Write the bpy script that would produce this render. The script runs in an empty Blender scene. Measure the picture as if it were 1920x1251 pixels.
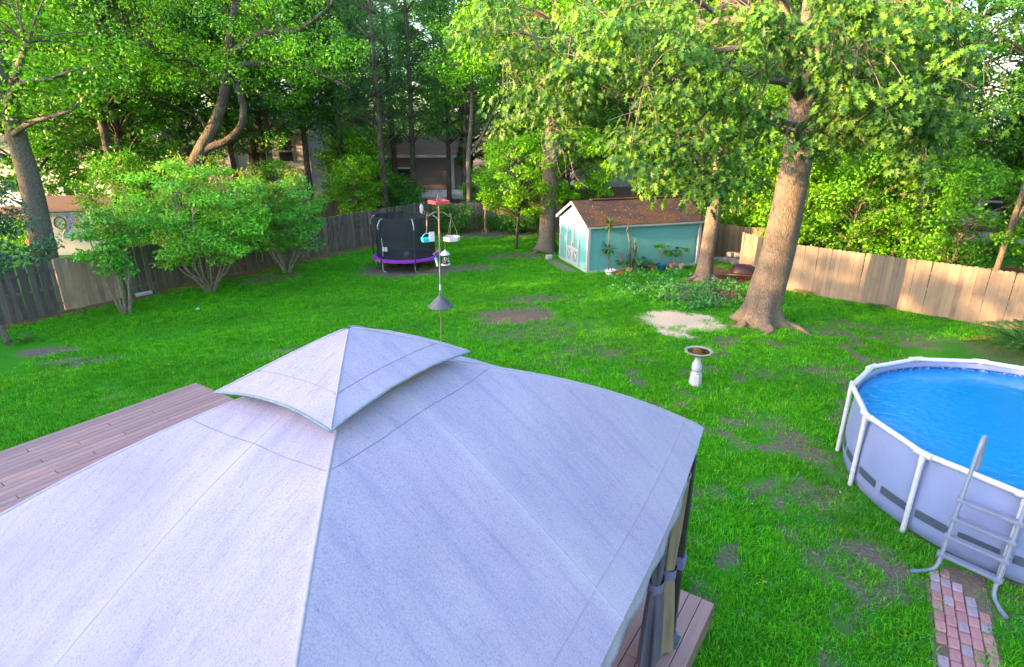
import bpy, math, random
import numpy as np
from mathutils import Vector, Matrix

# ------------------------------------------------------------------ camera, sky, sun, exposure
scene = bpy.context.scene
R = math.radians
cam_data = bpy.data.cameras.new("camera")
cam_data.sensor_width = 36.0
cam_data.lens = 36.0 * 1100 / 1920
cam_data.clip_start = 0.05
cam_data.clip_end = 2000
camera = bpy.data.objects.new("camera", cam_data)
camera.location = (0, 0, 5.6)
camera.rotation_euler = (R(90 - 19.7), 0, 0)
scene.collection.objects.link(camera)
scene.camera = camera

SUN_ELEV, SUN_HEAD = 12.0, 20.0          # the light travels towards heading 20 deg (from +X to +Y)
world = bpy.data.worlds.new("World")
scene.world = world
world.use_nodes = True
wn = world.node_tree.nodes
wl = world.node_tree.links
wn.clear()
sky = wn.new("ShaderNodeTexSky")
sky.sky_type = 'NISHITA'
sky.sun_disc = False
sky.sun_elevation = R(SUN_ELEV)
sky.sun_rotation = R(90 - (SUN_HEAD + 180))
sky.air_density = 1.0
sky.dust_density = 2.2
sky.ozone_density = 1.5
bg = wn.new("ShaderNodeBackground")
bg.inputs["Strength"].default_value = 0.15
wo = wn.new("ShaderNodeOutputWorld")
wl.new(sky.outputs[0], bg.inputs[0])
wl.new(bg.outputs[0], wo.inputs[0])

sun_data = bpy.data.lights.new("sun", 'SUN')
sun_data.energy = 2.4
sun_data.angle = R(0.5)
sun_data.color = (1.0, 0.58, 0.25)
sun = bpy.data.objects.new("sun", sun_data)
e, h = R(SUN_ELEV), R(SUN_HEAD)
sun.rotation_euler = Vector((math.cos(e) * math.cos(h), math.cos(e) * math.sin(h), -math.sin(e))).to_track_quat('-Z', 'Y').to_euler()
sun.location = (-60, -30, 40)
scene.collection.objects.link(sun)

scene.view_settings.view_transform = 'Standard'
scene.view_settings.look = 'None'
scene.view_settings.gamma = 1.0
scene.view_settings.use_curve_mapping = False
scene.view_settings.exposure = 3.55
scene.cycles.max_bounces = 6
scene.cycles.diffuse_bounces = 4
scene.cycles.transparent_max_bounces = 10
scene.cycles.sample_clamp_indirect = 6.0
scene.cycles.use_denoising = True

# ------------------------------------------------------------------ helpers
col = scene.collection
rnd = random.Random(7)


def tag(o, label=None, cat=None, group=None, kind=None):
    if label: o["label"] = label
    if cat: o["category"] = cat
    if group: o["group"] = group
    if kind: o["kind"] = kind
    return o


def empty(name, loc=(0, 0, 0), rz=0.0, label=None, cat=None, group=None):
    o = bpy.data.objects.new(name, None)
    o.empty_display_size = 0.2
    col.objects.link(o)
    o.location = loc
    o.rotation_euler = (0, 0, rz)
    return tag(o, label, cat, group)


def copy_tree(o, parent=None):
    c = o.copy()
    col.objects.link(c)
    c.parent = parent
    for ch in list(o.children):
        copy_tree(ch, c)
    return c


class MB:
    """collects vertices and faces, then links them as one mesh object"""
    def __init__(self):
        self.v = []
        self.f = []

    def add(self, vs, fs):
        b = len(self.v)
        self.v += [tuple(map(float, p)) for p in vs]
        self.f += [tuple(i + b for i in q) for q in fs]
        return self

    def convex(self, vs, fs, M=None):
        vs = [Vector(p) for p in vs]
        c = sum(vs, Vector()) / len(vs)
        out = []
        for q in fs:
            n = (vs[q[1]] - vs[q[0]]).cross(vs[q[2]] - vs[q[0]])
            m = sum((vs[i] for i in q), Vector()) / len(q)
            out.append(q if n.dot(m - c) >= 0 else tuple(reversed(q)))
        if M is not None:
            vs = [M @ p for p in vs]
        return self.add(vs, out)

    def box(self, c, s, rot=(0, 0, 0), ch=0.0):
        """box of full size s centred on c; ch chamfers every edge"""
        hx, hy, hz = s[0] / 2, s[1] / 2, s[2] / 2
        from mathutils import Euler
        M = Matrix.Translation(c) @ Euler(rot).to_matrix().to_4x4()
        hs = (hx, hy, hz)
        if ch <= 0:
            vs = [(sx * hx, sy * hy, sz * hz) for sx in (-1, 1) for sy in (-1, 1) for sz in (-1, 1)]
            fs = [(0, 1, 3, 2), (4, 5, 7, 6), (0, 1, 5, 4), (2, 3, 7, 6), (0, 2, 6, 4), (1, 3, 7, 5)]
            return self.convex(vs, fs, M)
        sg = [(sx, sy, sz) for sx in (-1, 1) for sy in (-1, 1) for sz in (-1, 1)]
        vs, idx = [], {}
        for ci, sgn in enumerate(sg):
            for a in range(3):
                idx[(sgn, a)] = len(vs)
                vs.append(tuple(sgn[k] * (hs[k] - (0 if k == a else ch)) for k in range(3)))
        fs = []
        for a in range(3):
            b, d = [k for k in range(3) if k != a]
            for s_ in (-1, 1):
                q = []
                for sb, sd in ((-1, -1), (1, -1), (1, 1), (-1, 1)):
                    t = [0, 0, 0]; t[a] = s_; t[b] = sb; t[d] = sd
                    q.append(idx[(tuple(t), a)])
                fs.append(tuple(q))
            for sb in (-1, 1):
                for sd in (-1, 1):
                    t0 = [0, 0, 0]; t0[b] = sb; t0[d] = sd
                    t1 = list(t0); t0[a] = -1; t1[a] = 1
                    t0, t1 = tuple(t0), tuple(t1)
                    fs.append((idx[(t0, b)], idx[(t1, b)], idx[(t1, d)], idx[(t0, d)]))
        for sgn in sg:
            fs.append((idx[(sgn, 0)], idx[(sgn, 1)], idx[(sgn, 2)]))
        return self.convex(vs, fs, M)

    def tube(self, pts, rad, n=8, cap=True, flat=1.0):
        pts = [Vector(p) for p in pts]
        if not hasattr(rad, '__len__'):
            rad = [rad] * len(pts)
        b = len(self.v)
        t0 = (pts[1] - pts[0]).normalized()
        ref = Vector((0, 0, 1)) if abs(t0.z) < 0.9 else Vector((1, 0, 0))
        u = t0.cross(ref).normalized()
        for i, p in enumerate(pts):
            a = pts[max(i - 1, 0)]; c = pts[min(i + 1, len(pts) - 1)]
            t = (c - a).normalized()
            u = (u - t * u.dot(t)).normalized()
            w = t.cross(u)
            for k in range(n):
                an = 2 * math.pi * k / n
                q = p + (u * math.cos(an) + w * math.sin(an) * flat) * rad[i]
                self.v.append(tuple(q))
        for i in range(len(pts) - 1):
            for k in range(n):
                k2 = (k + 1) % n
                self.f.append((b + i * n + k, b + i * n + k2, b + (i + 1) * n + k2, b + (i + 1) * n + k))
        if cap:
            self.f.append(tuple(b + k for k in reversed(range(n))))
            self.f.append(tuple(b + (len(pts) - 1) * n + k for k in range(n)))
        return self

    def lathe(self, prof, n=24, c=(0, 0, 0), fn=None, cap=True):
        """prof: (radius, z) from the bottom up; fn(angle, i) scales the radius"""
        b = len(self.v)
        for i, (r, z) in enumerate(prof):
            for k in range(n):
                a = 2 * math.pi * k / n
                s = fn(a, i) if fn else 1.0
                self.v.append((c[0] + r * s * math.cos(a), c[1] + r * s * math.sin(a), c[2] + z))
        for i in range(len(prof) - 1):
            for k in range(n):
                k2 = (k + 1) % n
                self.f.append((b + i * n + k, b + i * n + k2, b + (i + 1) * n + k2, b + (i + 1) * n + k))
        if cap:
            self.f.append(tuple(b + k for k in reversed(range(n))))
            self.f.append(tuple(b + (len(prof) - 1) * n + k for k in range(n)))
        return self

    def prism(self, outline, y0, y1):
        """outline of (x, z) points extruded from y0 to y1"""
        n = len(outline)
        vs = [(x, y0, z) for x, z in outline] + [(x, y1, z) for x, z in outline]
        area = sum(outline[i][0] * outline[(i + 1) % n][1] - outline[(i + 1) % n][0] * outline[i][1] for i in range(n))
        fs = [tuple(range(n)), tuple(reversed(range(n, 2 * n)))] + [(i, i + n, (i + 1) % n + n, (i + 1) % n) for i in range(n)]
        if area < 0:
            fs = [tuple(reversed(q)) for q in fs]
        return self.add(vs, fs)

    def mesh(self, name):
        me = bpy.data.meshes.new(name)
        me.from_pydata(self.v, [], self.f)
        me.update()
        return me

    def build(self, name, mat, parent=None, loc=None, rot=None, smooth=False):
        return link(name, self.mesh(name), mat, parent, loc, rot, smooth)


def link(name, me, mat, parent=None, loc=None, rot=None, smooth=False):
    if mat is not None and not me.materials:
        me.materials.append(mat)
    if smooth:
        me.polygons.foreach_set("use_smooth", [True] * len(me.polygons))
        if smooth != True:
            me.set_sharp_from_angle(angle=R(smooth))
    o = bpy.data.objects.new(name, me)
    col.objects.link(o)
    if parent: o.parent = parent
    if loc is not None: o.location = loc
    if rot is not None: o.rotation_euler = rot
    return o


def np_mesh(name, verts, faces, smooth=False):
    """verts (N,3), faces (M,k): all faces with k corners"""
    me = bpy.data.meshes.new(name)
    verts = np.ascontiguousarray(verts, dtype=np.float32)
    faces = np.ascontiguousarray(faces, dtype=np.int32)
    m, k = faces.shape
    me.vertices.add(len(verts))
    me.vertices.foreach_set("co", verts.ravel())
    me.loops.add(m * k)
    me.loops.foreach_set("vertex_index", faces.ravel())
    me.polygons.add(m)
    me.polygons.foreach_set("loop_start", np.arange(0, m * k, k, dtype=np.int32))
    me.polygons.foreach_set("loop_total", np.full(m, k, dtype=np.int32))
    if smooth:
        me.polygons.foreach_set("use_smooth", np.ones(m, dtype=bool))
    me.update(calc_edges=True)
    return me


_ng = np.random.default_rng(11).random((256, 256))


def vnoise(x, y):
    x = np.asarray(x, float); y = np.asarray(y, float)
    xi = np.floor(x).astype(int); yi = np.floor(y).astype(int)
    fx = x - xi; fy = y - yi
    fx = fx * fx * (3 - 2 * fx); fy = fy * fy * (3 - 2 * fy)
    g = lambda a, b: _ng[a % 256, b % 256]
    return (g(xi, yi) * (1 - fx) + g(xi + 1, yi) * fx) * (1 - fy) + (g(xi, yi + 1) * (1 - fx) + g(xi + 1, yi + 1) * fx) * fy


def fbm(x, y, o=4):
    s = 0; a = 0.5; t = 0
    for i in range(o):
        s = s + a * vnoise(x * 2 ** i + 17 * i, y * 2 ** i + 31 * i); t += a; a *= 0.55
    return s / t


# ------------------------------------------------------------------ materials
def mat_new(name):
    m = bpy.data.materials.new(name)
    m.use_nodes = True
    nt = m.node_tree
    nt.nodes.clear()
    out = nt.nodes.new("ShaderNodeOutputMaterial")
    p = nt.nodes.new("ShaderNodeBsdfPrincipled")
    nt.links.new(p.outputs[0], out.inputs[0])
    return m, nt, p, out


def N(nt, kind, **kw):
    n = nt.nodes.new(kind)
    for k, v in kw.items():
        if k in n.inputs: n.inputs[k].default_value = v
        else: setattr(n, k, v)
    return n


def coords(nt, kind="Object", scale=(1, 1, 1)):
    tc = nt.nodes.new("ShaderNodeTexCoord")
    mp = nt.nodes.new("ShaderNodeMapping")
    mp.inputs["Scale"].default_value = scale
    nt.links.new(tc.outputs[kind], mp.inputs[0])
    return mp.outputs[0]


def ramp(nt, fac, stops):
    r = nt.nodes.new("ShaderNodeValToRGB")
    el = r.color_ramp.elements
    while len(el) < len(stops): el.new(0.5)
    for e_, (p, c) in zip(el, stops):
        e_.position = p
        e_.color = (*c, 1) if len(c) == 3 else c
    nt.links.new(fac, r.inputs[0])
    return r.outputs[0]


def mixc(nt, fac, a, b, mode='MIX'):
    m = nt.nodes.new("ShaderNodeMix")
    m.data_type = 'RGBA'
    m.blend_type = mode
    for sock, val in ((m.inputs[0], fac), (m.inputs[6], a), (m.inputs[7], b)):
        if hasattr(val, 'node'): nt.links.new(val, sock)
        elif isinstance(val, (int, float)): sock.default_value = val
        else: sock.default_value = (*val, 1) if len(val) == 3 else val
    return m.outputs[2]


def bump(nt, p, height, strength=0.3, dist=0.01):
    b = N(nt, "ShaderNodeBump", Strength=strength, Distance=dist)
    nt.links.new(height, b.inputs["Height"])
    nt.links.new(b.outputs[0], p.inputs["Normal"])


def simple(name, c, rough=0.6, var=0.25, scale=6.0, stretch=(1, 1, 1), bumps=0.2, metal=0.0, island=0.0, spec=0.4, kind="Object", dirt=None):
    """paint, plastic, wood, stone: a base colour with uneven tone, fine relief, and tone per piece"""
    m, nt, p, out = mat_new(name)
    co = coords(nt, kind, stretch)
    nz = N(nt, "ShaderNodeTexNoise", Scale=scale, Detail=6.0, Roughness=0.6)
    nt.links.new(co, nz.inputs["Vector"])
    lo = tuple(x * (1 - var) for x in c)
    hi = tuple(min(1, x * (1 + var)) for x in c)
    cc = ramp(nt, nz.outputs["Fac"], [(0.3, lo), (0.7, hi)])
    if dirt:
        n2 = N(nt, "ShaderNodeTexNoise", Scale=scale * 0.35, Detail=8.0, Roughness=0.7)
        nt.links.new(co, n2.inputs["Vector"])
        f = ramp(nt, n2.outputs["Fac"], [(0.48, (0, 0, 0)), (0.72, (1, 1, 1))])
        cc = mixc(nt, f, cc, dirt)
    if island:
        oi = nt.nodes.new("ShaderNodeObjectInfo")
        v = ramp(nt, oi.outputs["Random"], [(0.0, (1 - island,) * 3), (1.0, (1 + island,) * 3)])
        cc = mixc(nt, 1.0, cc, v, 'MULTIPLY')
    nt.links.new(cc, p.inputs["Base Color"])
    p.inputs["Roughness"].default_value = rough
    p.inputs["Metallic"].default_value = metal
    p.inputs["Specular IOR Level"].default_value = spec
    if bumps:
        bump(nt, p, nz.outputs["Fac"], bumps, 0.01)
    return m


def leaf_mat(name, dark, light, trans=0.35, rough=0.45, tone=0.25, hue_by_obj=True, lawn=False, spec=0.3):
    m, nt, p, out = mat_new(name)
    g = nt.nodes.new("ShaderNodeNewGeometry")
    c = ramp(nt, g.outputs["Random Per Island"], [(0.0, dark), (0.75, light), (1.0, tuple(min(1, x * 1.35) for x in light))])
    co = coords(nt)
    nz = N(nt, "ShaderNodeTexNoise", Scale=0.45, Detail=2.0)
    nt.links.new(g.outputs["Position"] if lawn else co, nz.inputs["Vector"])
    k = ramp(nt, nz.outputs["Fac"], [(0.3, (1 - tone,) * 3), (0.7, (1 + tone, 1 + tone, 1 - tone * 0.3))])
    c = mixc(nt, 1.0, c, k, 'MULTIPLY')
    if lawn:                              # cooler and drier clumps
        for sc_, stops in ((0.6, [(0.50, (1, 1, 1)), (0.70, (0.9, 0.92, 1.8))]), (3.2, [(0.55, (1, 1, 1)), (0.74, (2.4, 1.1, 2.2))]), (6.0, [(0.35, (0.72, 0.74, 0.8)), (0.6, (1.1, 1.1, 1.1))])):
            n9 = N(nt, "ShaderNodeTexNoise", Scale=sc_, Detail=4.0, Roughness=0.6)
            nt.links.new(g.outputs["Position"], n9.inputs["Vector"])
            c = mixc(nt, 1.0, c, ramp(nt, n9.outputs["Fac"], stops), 'MULTIPLY')
    if hue_by_obj:
        oi = nt.nodes.new("ShaderNodeObjectInfo")
        k2 = ramp(nt, oi.outputs["Random"], [(0.0, (0.75, 0.85, 0.9)), (0.5, (1, 1, 1)), (1.0, (1.35, 1.15, 0.8))])
        c = mixc(nt, 1.0, c, k2, 'MULTIPLY')
    nt.links.new(c, p.inputs["Base Color"])
    p.inputs["Roughness"].default_value = rough
    p.inputs["Specular IOR Level"].default_value = 0.12 if lawn else spec
    t = nt.nodes.new("ShaderNodeBsdfTranslucent")
    tcol = mixc(nt, 1.0, c, (1.25, 1.3, 0.5), 'MULTIPLY')
    nt.links.new(tcol, t.inputs[0])
    mx = N(nt, "ShaderNodeMixShader", Fac=trans)
    nt.links.new(p.outputs[0], mx.inputs[1])
    nt.links.new(t.outputs[0], mx.inputs[2])
    nt.links.new(mx.outputs[0], out.inputs[0])
    return m


def bark_mat(name, c1, c2, scale=7.0):
    m, nt, p, out = mat_new(name)
    co = coords(nt, "Object", (1, 1, 0.16))
    nz = N(nt, "ShaderNodeTexNoise", Scale=scale * 2, Detail=8.0, Roughness=0.65, Distortion=0.5)
    nt.links.new(co, nz.inputs["Vector"])
    vo = N(nt, "ShaderNodeTexVoronoi", Scale=scale * 2.4, feature='DISTANCE_TO_EDGE')
    nt.links.new(co, vo.inputs["Vector"])
    n3 = N(nt, "ShaderNodeTexNoise", Scale=1.2, Detail=3.0)
    nt.links.new(coords(nt), n3.inputs["Vector"])
    c = ramp(nt, nz.outputs["Fac"], [(0.25, c1), (0.75, c2)])
    c = mixc(nt, ramp(nt, vo.outputs["Distance"], [(0.0, (1, 1, 1)), (0.12, (0, 0, 0))]), c, tuple(x * 0.55 for x in c1))
    c = mixc(nt, ramp(nt, n3.outputs["Fac"], [(0.5, (0, 0, 0)), (0.7, (0.5, 0.5, 0.5))]), c, (0.16, 0.17, 0.13))
    nt.links.new(c, p.inputs["Base Color"])
    p.inputs["Roughness"].default_value = 0.9
    p.inputs["Specular IOR Level"].default_value = 0.15
    ad = N(nt, "ShaderNodeMath", operation='MULTIPLY')
    nt.links.new(nz.outputs["Fac"], ad.inputs[0])
    nt.links.new(ramp(nt, vo.outputs["Distance"], [(0.0, (0, 0, 0)), (0.2, (1, 1, 1))]), ad.inputs[1])
    bump(nt, p, ad.outputs[0], 0.9, 0.03)
    return m


def wood_mat(name, c, var=0.35, island=0.22, along='z', rough=0.8, stain=None):
    """weathered boards: grain along one axis, tone per board, knots"""
    m, nt, p, out = mat_new(name)
    st = {'z': (9, 9, 0.7), 'x': (0.7, 9, 9), 'y': (9, 0.7, 9)}[along]
    oi = nt.nodes.new("ShaderNodeObjectInfo")
    tc = nt.nodes.new("ShaderNodeTexCoord")
    off = N(nt, "ShaderNodeVectorMath", operation='ADD')
    sc = N(nt, "ShaderNodeMath", operation='MULTIPLY')
    sc.inputs[1].default_value = 50.0
    nt.links.new(oi.outputs["Random"], sc.inputs[0])
    nt.links.new(tc.outputs["Object"], off.inputs[0])
    nt.links.new(sc.outputs[0], off.inputs[1])
    mp = nt.nodes.new("ShaderNodeMapping")
    mp.inputs["Scale"].default_value = st
    nt.links.new(off.outputs[0], mp.inputs[0])
    nz = N(nt, "ShaderNodeTexNoise", Scale=3.0, Detail=8.0, Roughness=0.7, Distortion=0.6)
    nt.links.new(mp.outputs[0], nz.inputs["Vector"])
    cc = ramp(nt, nz.outputs["Fac"], [(0.25, tuple(x * (1 - var) for x in c)), (0.55, c), (0.8, tuple(min(1, x * (1 + var * 0.6)) for x in c))])
    n2 = N(nt, "ShaderNodeTexNoise", Scale=1.4, Detail=5.0, Roughness=0.6)
    nt.links.new(off.outputs[0], n2.inputs["Vector"])
    if stain:
        cc = mixc(nt, ramp(nt, n2.outputs["Fac"], [(0.5, (0, 0, 0)), (0.75, (0.8, 0.8, 0.8))]), cc, stain)
    v = ramp(nt, oi.outputs["Random"], [(0.0, (1 - island, 1 - island, 1 - island * 0.8)), (0.6, (1, 1, 1)), (1.0, (1 + island, 1 + island * 0.9, 1 + island * 0.7))])
    cc = mixc(nt, 1.0, cc, v, 'MULTIPLY')
    nt.links.new(cc, p.inputs["Base Color"])
    p.inputs["Roughness"].default_value = rough
    p.inputs["Specular IOR Level"].default_value = 0.25
    bump(nt, p, nz.outputs["Fac"], 0.35, 0.006)
    return m


M = {}

# ground: mask attribute r = bare soil, g = sand, b = mulch / leaf litter
def ground_material():
    m, nt, p, out = mat_new("lawn_ground")
    at = N(nt, "ShaderNodeAttribute", attribute_name="ground_mask")
    sep = nt.nodes.new("ShaderNodeSeparateColor")
    nt.links.new(at.outputs["Color"], sep.inputs[0])
    co = coords(nt)
    def nz(scale, d=6.0, r=0.6):
        n = N(nt, "ShaderNodeTexNoise", Scale=scale, Detail=d, Roughness=r)
        nt.links.new(co, n.inputs["Vector"])
        return n.outputs["Fac"]
    fine = nz(38.0, 4.0)
    grass = ramp(nt, fine, [(0.3, (0.012, 0.095, 0.003)), (0.7, (0.030, 0.190, 0.006))])
    grass = mixc(nt, ramp(nt, nz(0.35, 3.0), [(0.35, (0, 0, 0)), (0.7, (1, 1, 1))]), grass, (0.035, 0.170, 0.008))
    soil = ramp(nt, nz(22.0, 8.0, 0.7), [(0.3, (0.050, 0.037, 0.031)), (0.52, (0.120, 0.090, 0.074)), (0.75, (0.23, 0.185, 0.15))])
    sand = ramp(nt, nz(26.0, 8.0, 0.7), [(0.3, (0.20, 0.15, 0.12)), (0.50, (0.46, 0.37, 0.31)), (0.75, (0.66, 0.56, 0.48))])
    mulch = ramp(nt, nz(30.0, 8.0, 0.75), [(0.3, (0.055, 0.030, 0.020)), (0.55, (0.16, 0.085, 0.050)), (0.75, (0.30, 0.19, 0.12))])
    def edge(o):
        a = N(nt, "ShaderNodeMath", operation='ADD')
        nt.links.new(o, a.inputs[0])
        s = N(nt, "ShaderNodeMath", operation='MULTIPLY_ADD')
        nt.links.new(nz(7.0, 9.0, 0.75), s.inputs[0]); s.inputs[1].default_value = 1.5; s.inputs[2].default_value = -0.75
        nt.links.new(s.outputs[0], a.inputs[1])
        return ramp(nt, a.outputs[0], [(0.30, (0, 0, 0)), (0.55, (1, 1, 1))])
    c = mixc(nt, edge(sep.outputs[0]), grass, soil)
    c = mixc(nt, edge(sep.outputs[2]), c, mulch)
    c = mixc(nt, edge(sep.outputs[1]), c, sand)
    nt.links.new(c, p.inputs["Base Color"])
    p.inputs["Roughness"].default_value = 0.95
    p.inputs["Specular IOR Level"].default_value = 0.1
    bump(nt, p, nz(45.0, 6.0, 0.7), 0.6, 0.02)
    return m


def canopy_material():
    m, nt, p, out = mat_new("canopy_fabric")
    co = coords(nt)
    # weathering streaks run down the slope: the two pairs of panels face along x and y
    def streak(sc, lo, hi, a, det=7.0):
        mp = nt.nodes.new("ShaderNodeMapping"); mp.inputs["Scale"].default_value = sc
        nt.links.new(co, mp.inputs[0])
        n = N(nt, "ShaderNodeTexNoise", Scale=1.0, Detail=det, Roughness=0.68, Distortion=0.3)
        nt.links.new(mp.outputs[0], n.inputs["Vector"])
        return ramp(nt, n.outputs["Fac"], [(lo, (0, 0, 0)), (hi, (a, a, a))])
    at = N(nt, "ShaderNodeAttribute", attribute_name="panel_axis")
    as_ = N(nt, "ShaderNodeAttribute", attribute_name="panel_s")
    at_ = N(nt, "ShaderNodeAttribute", attribute_name="panel_t")
    f = mixc(nt, at.outputs["Fac"], streak((1.0, 9.0, 1.5), 0.46, 0.77, 0.75), streak((9.0, 1.0, 1.5), 0.46, 0.77, 0.75))
    g = mixc(nt, at.outputs["Fac"], streak((18.0, 95.0, 16.0), 0.56, 0.72, 0.75), streak((95.0, 18.0, 16.0), 0.56, 0.72, 0.75))
    q = mixc(nt, at.outputs["Fac"], streak((4.5, 30.0, 5.0), 0.60, 0.74, 0.55), streak((30.0, 4.5, 5.0), 0.60, 0.74, 0.55))
    base = (0.318, 0.266, 0.345)
    c = mixc(nt, f, base, (0.222, 0.192, 0.300))
    c = mixc(nt, g, c, (0.150, 0.132, 0.245))
    c = mixc(nt, q, c, (0.162, 0.146, 0.268))
    # cloth worn pale where the rafters push through and along the hips
    def M2(op, x, y=None):
        n = N(nt, "ShaderNodeMath", operation=op)
        for i, v in enumerate((x, y)):
            if v is None: continue
            if hasattr(v, 'node'): nt.links.new(v, n.inputs[i])
            else: n.inputs[i].default_value = v
        return n.outputs[0]
    d = M2('MULTIPLY', M2('ABSOLUTE', M2('SUBTRACT', as_.outputs["Fac"], 0.5)), at_.outputs["Fac"])
    w1 = ramp(nt, d, [(0.001, (0.75, 0.75, 0.75)), (0.020, (0, 0, 0))])
    dh = M2('MULTIPLY', M2('SUBTRACT', 0.5, M2('ABSOLUTE', M2('SUBTRACT', as_.outputs["Fac"], 0.5))), at_.outputs["Fac"])
    w2 = ramp(nt, dh, [(0.0105, (0.55, 0.55, 0.55)), (0.013, (0, 0, 0))])
    c = mixc(nt, w1, c, (0.365, 0.312, 0.372))
    c = mixc(nt, w2, c, (0.345, 0.295, 0.360))
    wv = N(nt, "ShaderNodeTexNoise", Scale=95.0, Detail=5.0, Roughness=0.75)
    nt.links.new(co, wv.inputs["Vector"])
    c = mixc(nt, 1.0, c, ramp(nt, wv.outputs["Fac"], [(0.32, (0.72, 0.72, 0.76)), (0.5, (1.0, 1.0, 1.0)), (0.7, (1.14, 1.14, 1.12))]), 'MULTIPLY')
    bl = N(nt, "ShaderNodeTexNoise", Scale=1.3, Detail=5.0, Roughness=0.6)
    nt.links.new(co, bl.inputs["Vector"])
    c = mixc(nt, 1.0, c, ramp(nt, bl.outputs["Fac"], [(0.3, (0.88, 0.88, 0.93)), (0.7, (1.07, 1.07, 1.05))]), 'MULTIPLY')
    nt.links.new(c, p.inputs["Base Color"])
    p.inputs["Roughness"].default_value = 0.85
    p.inputs["Specular IOR Level"].default_value = 0.2
    bn = N(nt, "ShaderNodeTexNoise", Scale=180.0, Detail=3.0)
    nt.links.new(co, bn.inputs["Vector"])
    bump(nt, p, bn.outputs["Fac"], 0.25, 0.004)
    return m


def water_material():
    m, nt, p, out = mat_new("pool_water")
    co = coords(nt)
    n = N(nt, "ShaderNodeTexNoise", Scale=7.0, Detail=3.0, Roughness=0.5, Distortion=0.3)
    nt.links.new(co, n.inputs["Vector"])
    n2 = N(nt, "ShaderNodeTexNoise", Scale=60.0, Detail=3.0)
    nt.links.new(co, n2.inputs["Vector"])
    c = ramp(nt, n2.outputs["Fac"], [(0.3, (0.0003, 0.140, 0.37)), (0.7, (0.0006, 0.190, 0.48))])
    nt.links.new(c, p.inputs["Base Color"])
    p.inputs["Roughness"].default_value = 0.04
    p.inputs["IOR"].default_value = 1.33
    bump(nt, p, n.outputs["Fac"], 0.22, 0.05)
    return m


def liner_material():
    m, nt, p, out = mat_new("pool_liner_print")
    co = coords(nt, "UV")
    vo = N(nt, "ShaderNodeTexVoronoi", Scale=1.0, feature='F1', distance='CHEBYCHEV')
    nt.links.new(co, vo.inputs["Vector"])
    k = nt.nodes.new("ShaderNodeSeparateColor")
    nt.links.new(vo.outputs["Color"], k.inputs[0])
    c = ramp(nt, k.outputs[0], [(0.0, (0.01, 0.02, 0.12)), (0.45, (0.02, 0.07, 0.28)), (0.62, (0.16, 0.22, 0.36)), (0.75, (0.02, 0.10, 0.34)), (1.0, (0.012, 0.05, 0.2))])
    nt.links.new(c, p.inputs["Base Color"])
    p.inputs["Roughness"].default_value = 0.35
    return m


def net_material():
    m, nt, p, out = mat_new("black_net")
    p.inputs["Base Color"].default_value = (0.012, 0.014, 0.02, 1)
    p.inputs["Roughness"].default_value = 0.8
    t = nt.nodes.new("ShaderNodeBsdfTransparent")
    mx = N(nt, "ShaderNodeMixShader", Fac=0.74)
    nt.links.new(t.outputs[0], mx.inputs[1])
    nt.links.new(p.outputs[0], mx.inputs[2])
    nt.links.new(mx.outputs[0], out.inputs[0])
    return m


def roof_moss_material(name, c1, c2, debris):
    m, nt, p, out = mat_new(name)
    co = coords(nt)
    n = N(nt, "ShaderNodeTexNoise", Scale=1.3, Detail=8.0, Roughness=0.72)
    nt.links.new(co, n.inputs["Vector"])
    n2 = N(nt, "ShaderNodeTexNoise", Scale=30.0, Detail=6.0, Roughness=0.7)
    nt.links.new(co, n2.inputs["Vector"])
    c = ramp(nt, n2.outputs["Fac"], [(0.3, c1), (0.7, c2)])
    if debris:
        f = ramp(nt, n.outputs["Fac"], [(0.46, (0, 0, 0)), (0.58, (1, 1, 1))])
        d = ramp(nt, n2.outputs["Fac"], [(0.3, tuple(x * 0.55 for x in debris)), (0.7, tuple(x * 1.35 for x in debris))])
        c = mixc(nt, f, c, d)
    nt.links.new(c, p.inputs["Base Color"])
    p.inputs["Roughness"].default_value = 0.95
    p.inputs["Specular IOR Level"].default_value = 0.1
    bump(nt, p, n2.outputs["Fac"], 0.6, 0.015)
    return m


M['ground'] = ground_material()
M['canopy'] = canopy_material()
M['water'] = water_material()
M['liner_print'] = liner_material()
M['net'] = net_material()
M['grass'] = leaf_mat("grass_blades", (0.034, 0.198, 0.004), (0.098, 0.392, 0.011), 0.3, 0.5, 0.22, False, True)
M['weed'] = leaf_mat("clover_leaves", (0.030, 0.170, 0.028), (0.080, 0.320, 0.060), 0.25, 0.5, 0.2, False, True)
M['deck'] = wood_mat("deck_boards", (0.300, 0.170, 0.165), 0.2, 0.16, 'x', 0.65)
M['deck_rim'] = simple("deck_rim", (0.13, 0.08, 0.07), 0.7)
M['canopy_plain'] = simple("canopy_binding", (0.312, 0.263, 0.340), 0.85, 0.1, 30)
M['seam'] = simple("canopy_seam", (0.205, 0.188, 0.268), 0.8, 0.2, 20)
M['hem'] = simple("canopy_hem", (0.312, 0.263, 0.340), 0.8, 0.15, 20)
M['piping'] = simple("canopy_piping", (0.16, 0.19, 0.22), 0.7, 0.2, 20)
M['vent_mesh'] = simple("vent_mesh", (0.20, 0.13, 0.085), 0.9, 0.2, 40)
M['curtain_grey'] = simple("curtain_grey", (0.062, 0.056, 0.088), 0.85, 0.18, 12, (1, 1, 0.2))
M['curtain_tan'] = simple("curtain_tan", (0.150, 0.112, 0.076), 0.85, 0.18, 12, (1, 1, 0.2))
M['tie'] = simple("curtain_tie", (0.110, 0.095, 0.190), 0.8, 0.12, 20)
M['black_metal'] = simple("black_metal", (0.022, 0.020, 0.022), 0.45, 0.3, 14)
M['blue_foot'] = simple("blue_grey_foot", (0.06, 0.085, 0.12), 0.5)
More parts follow.
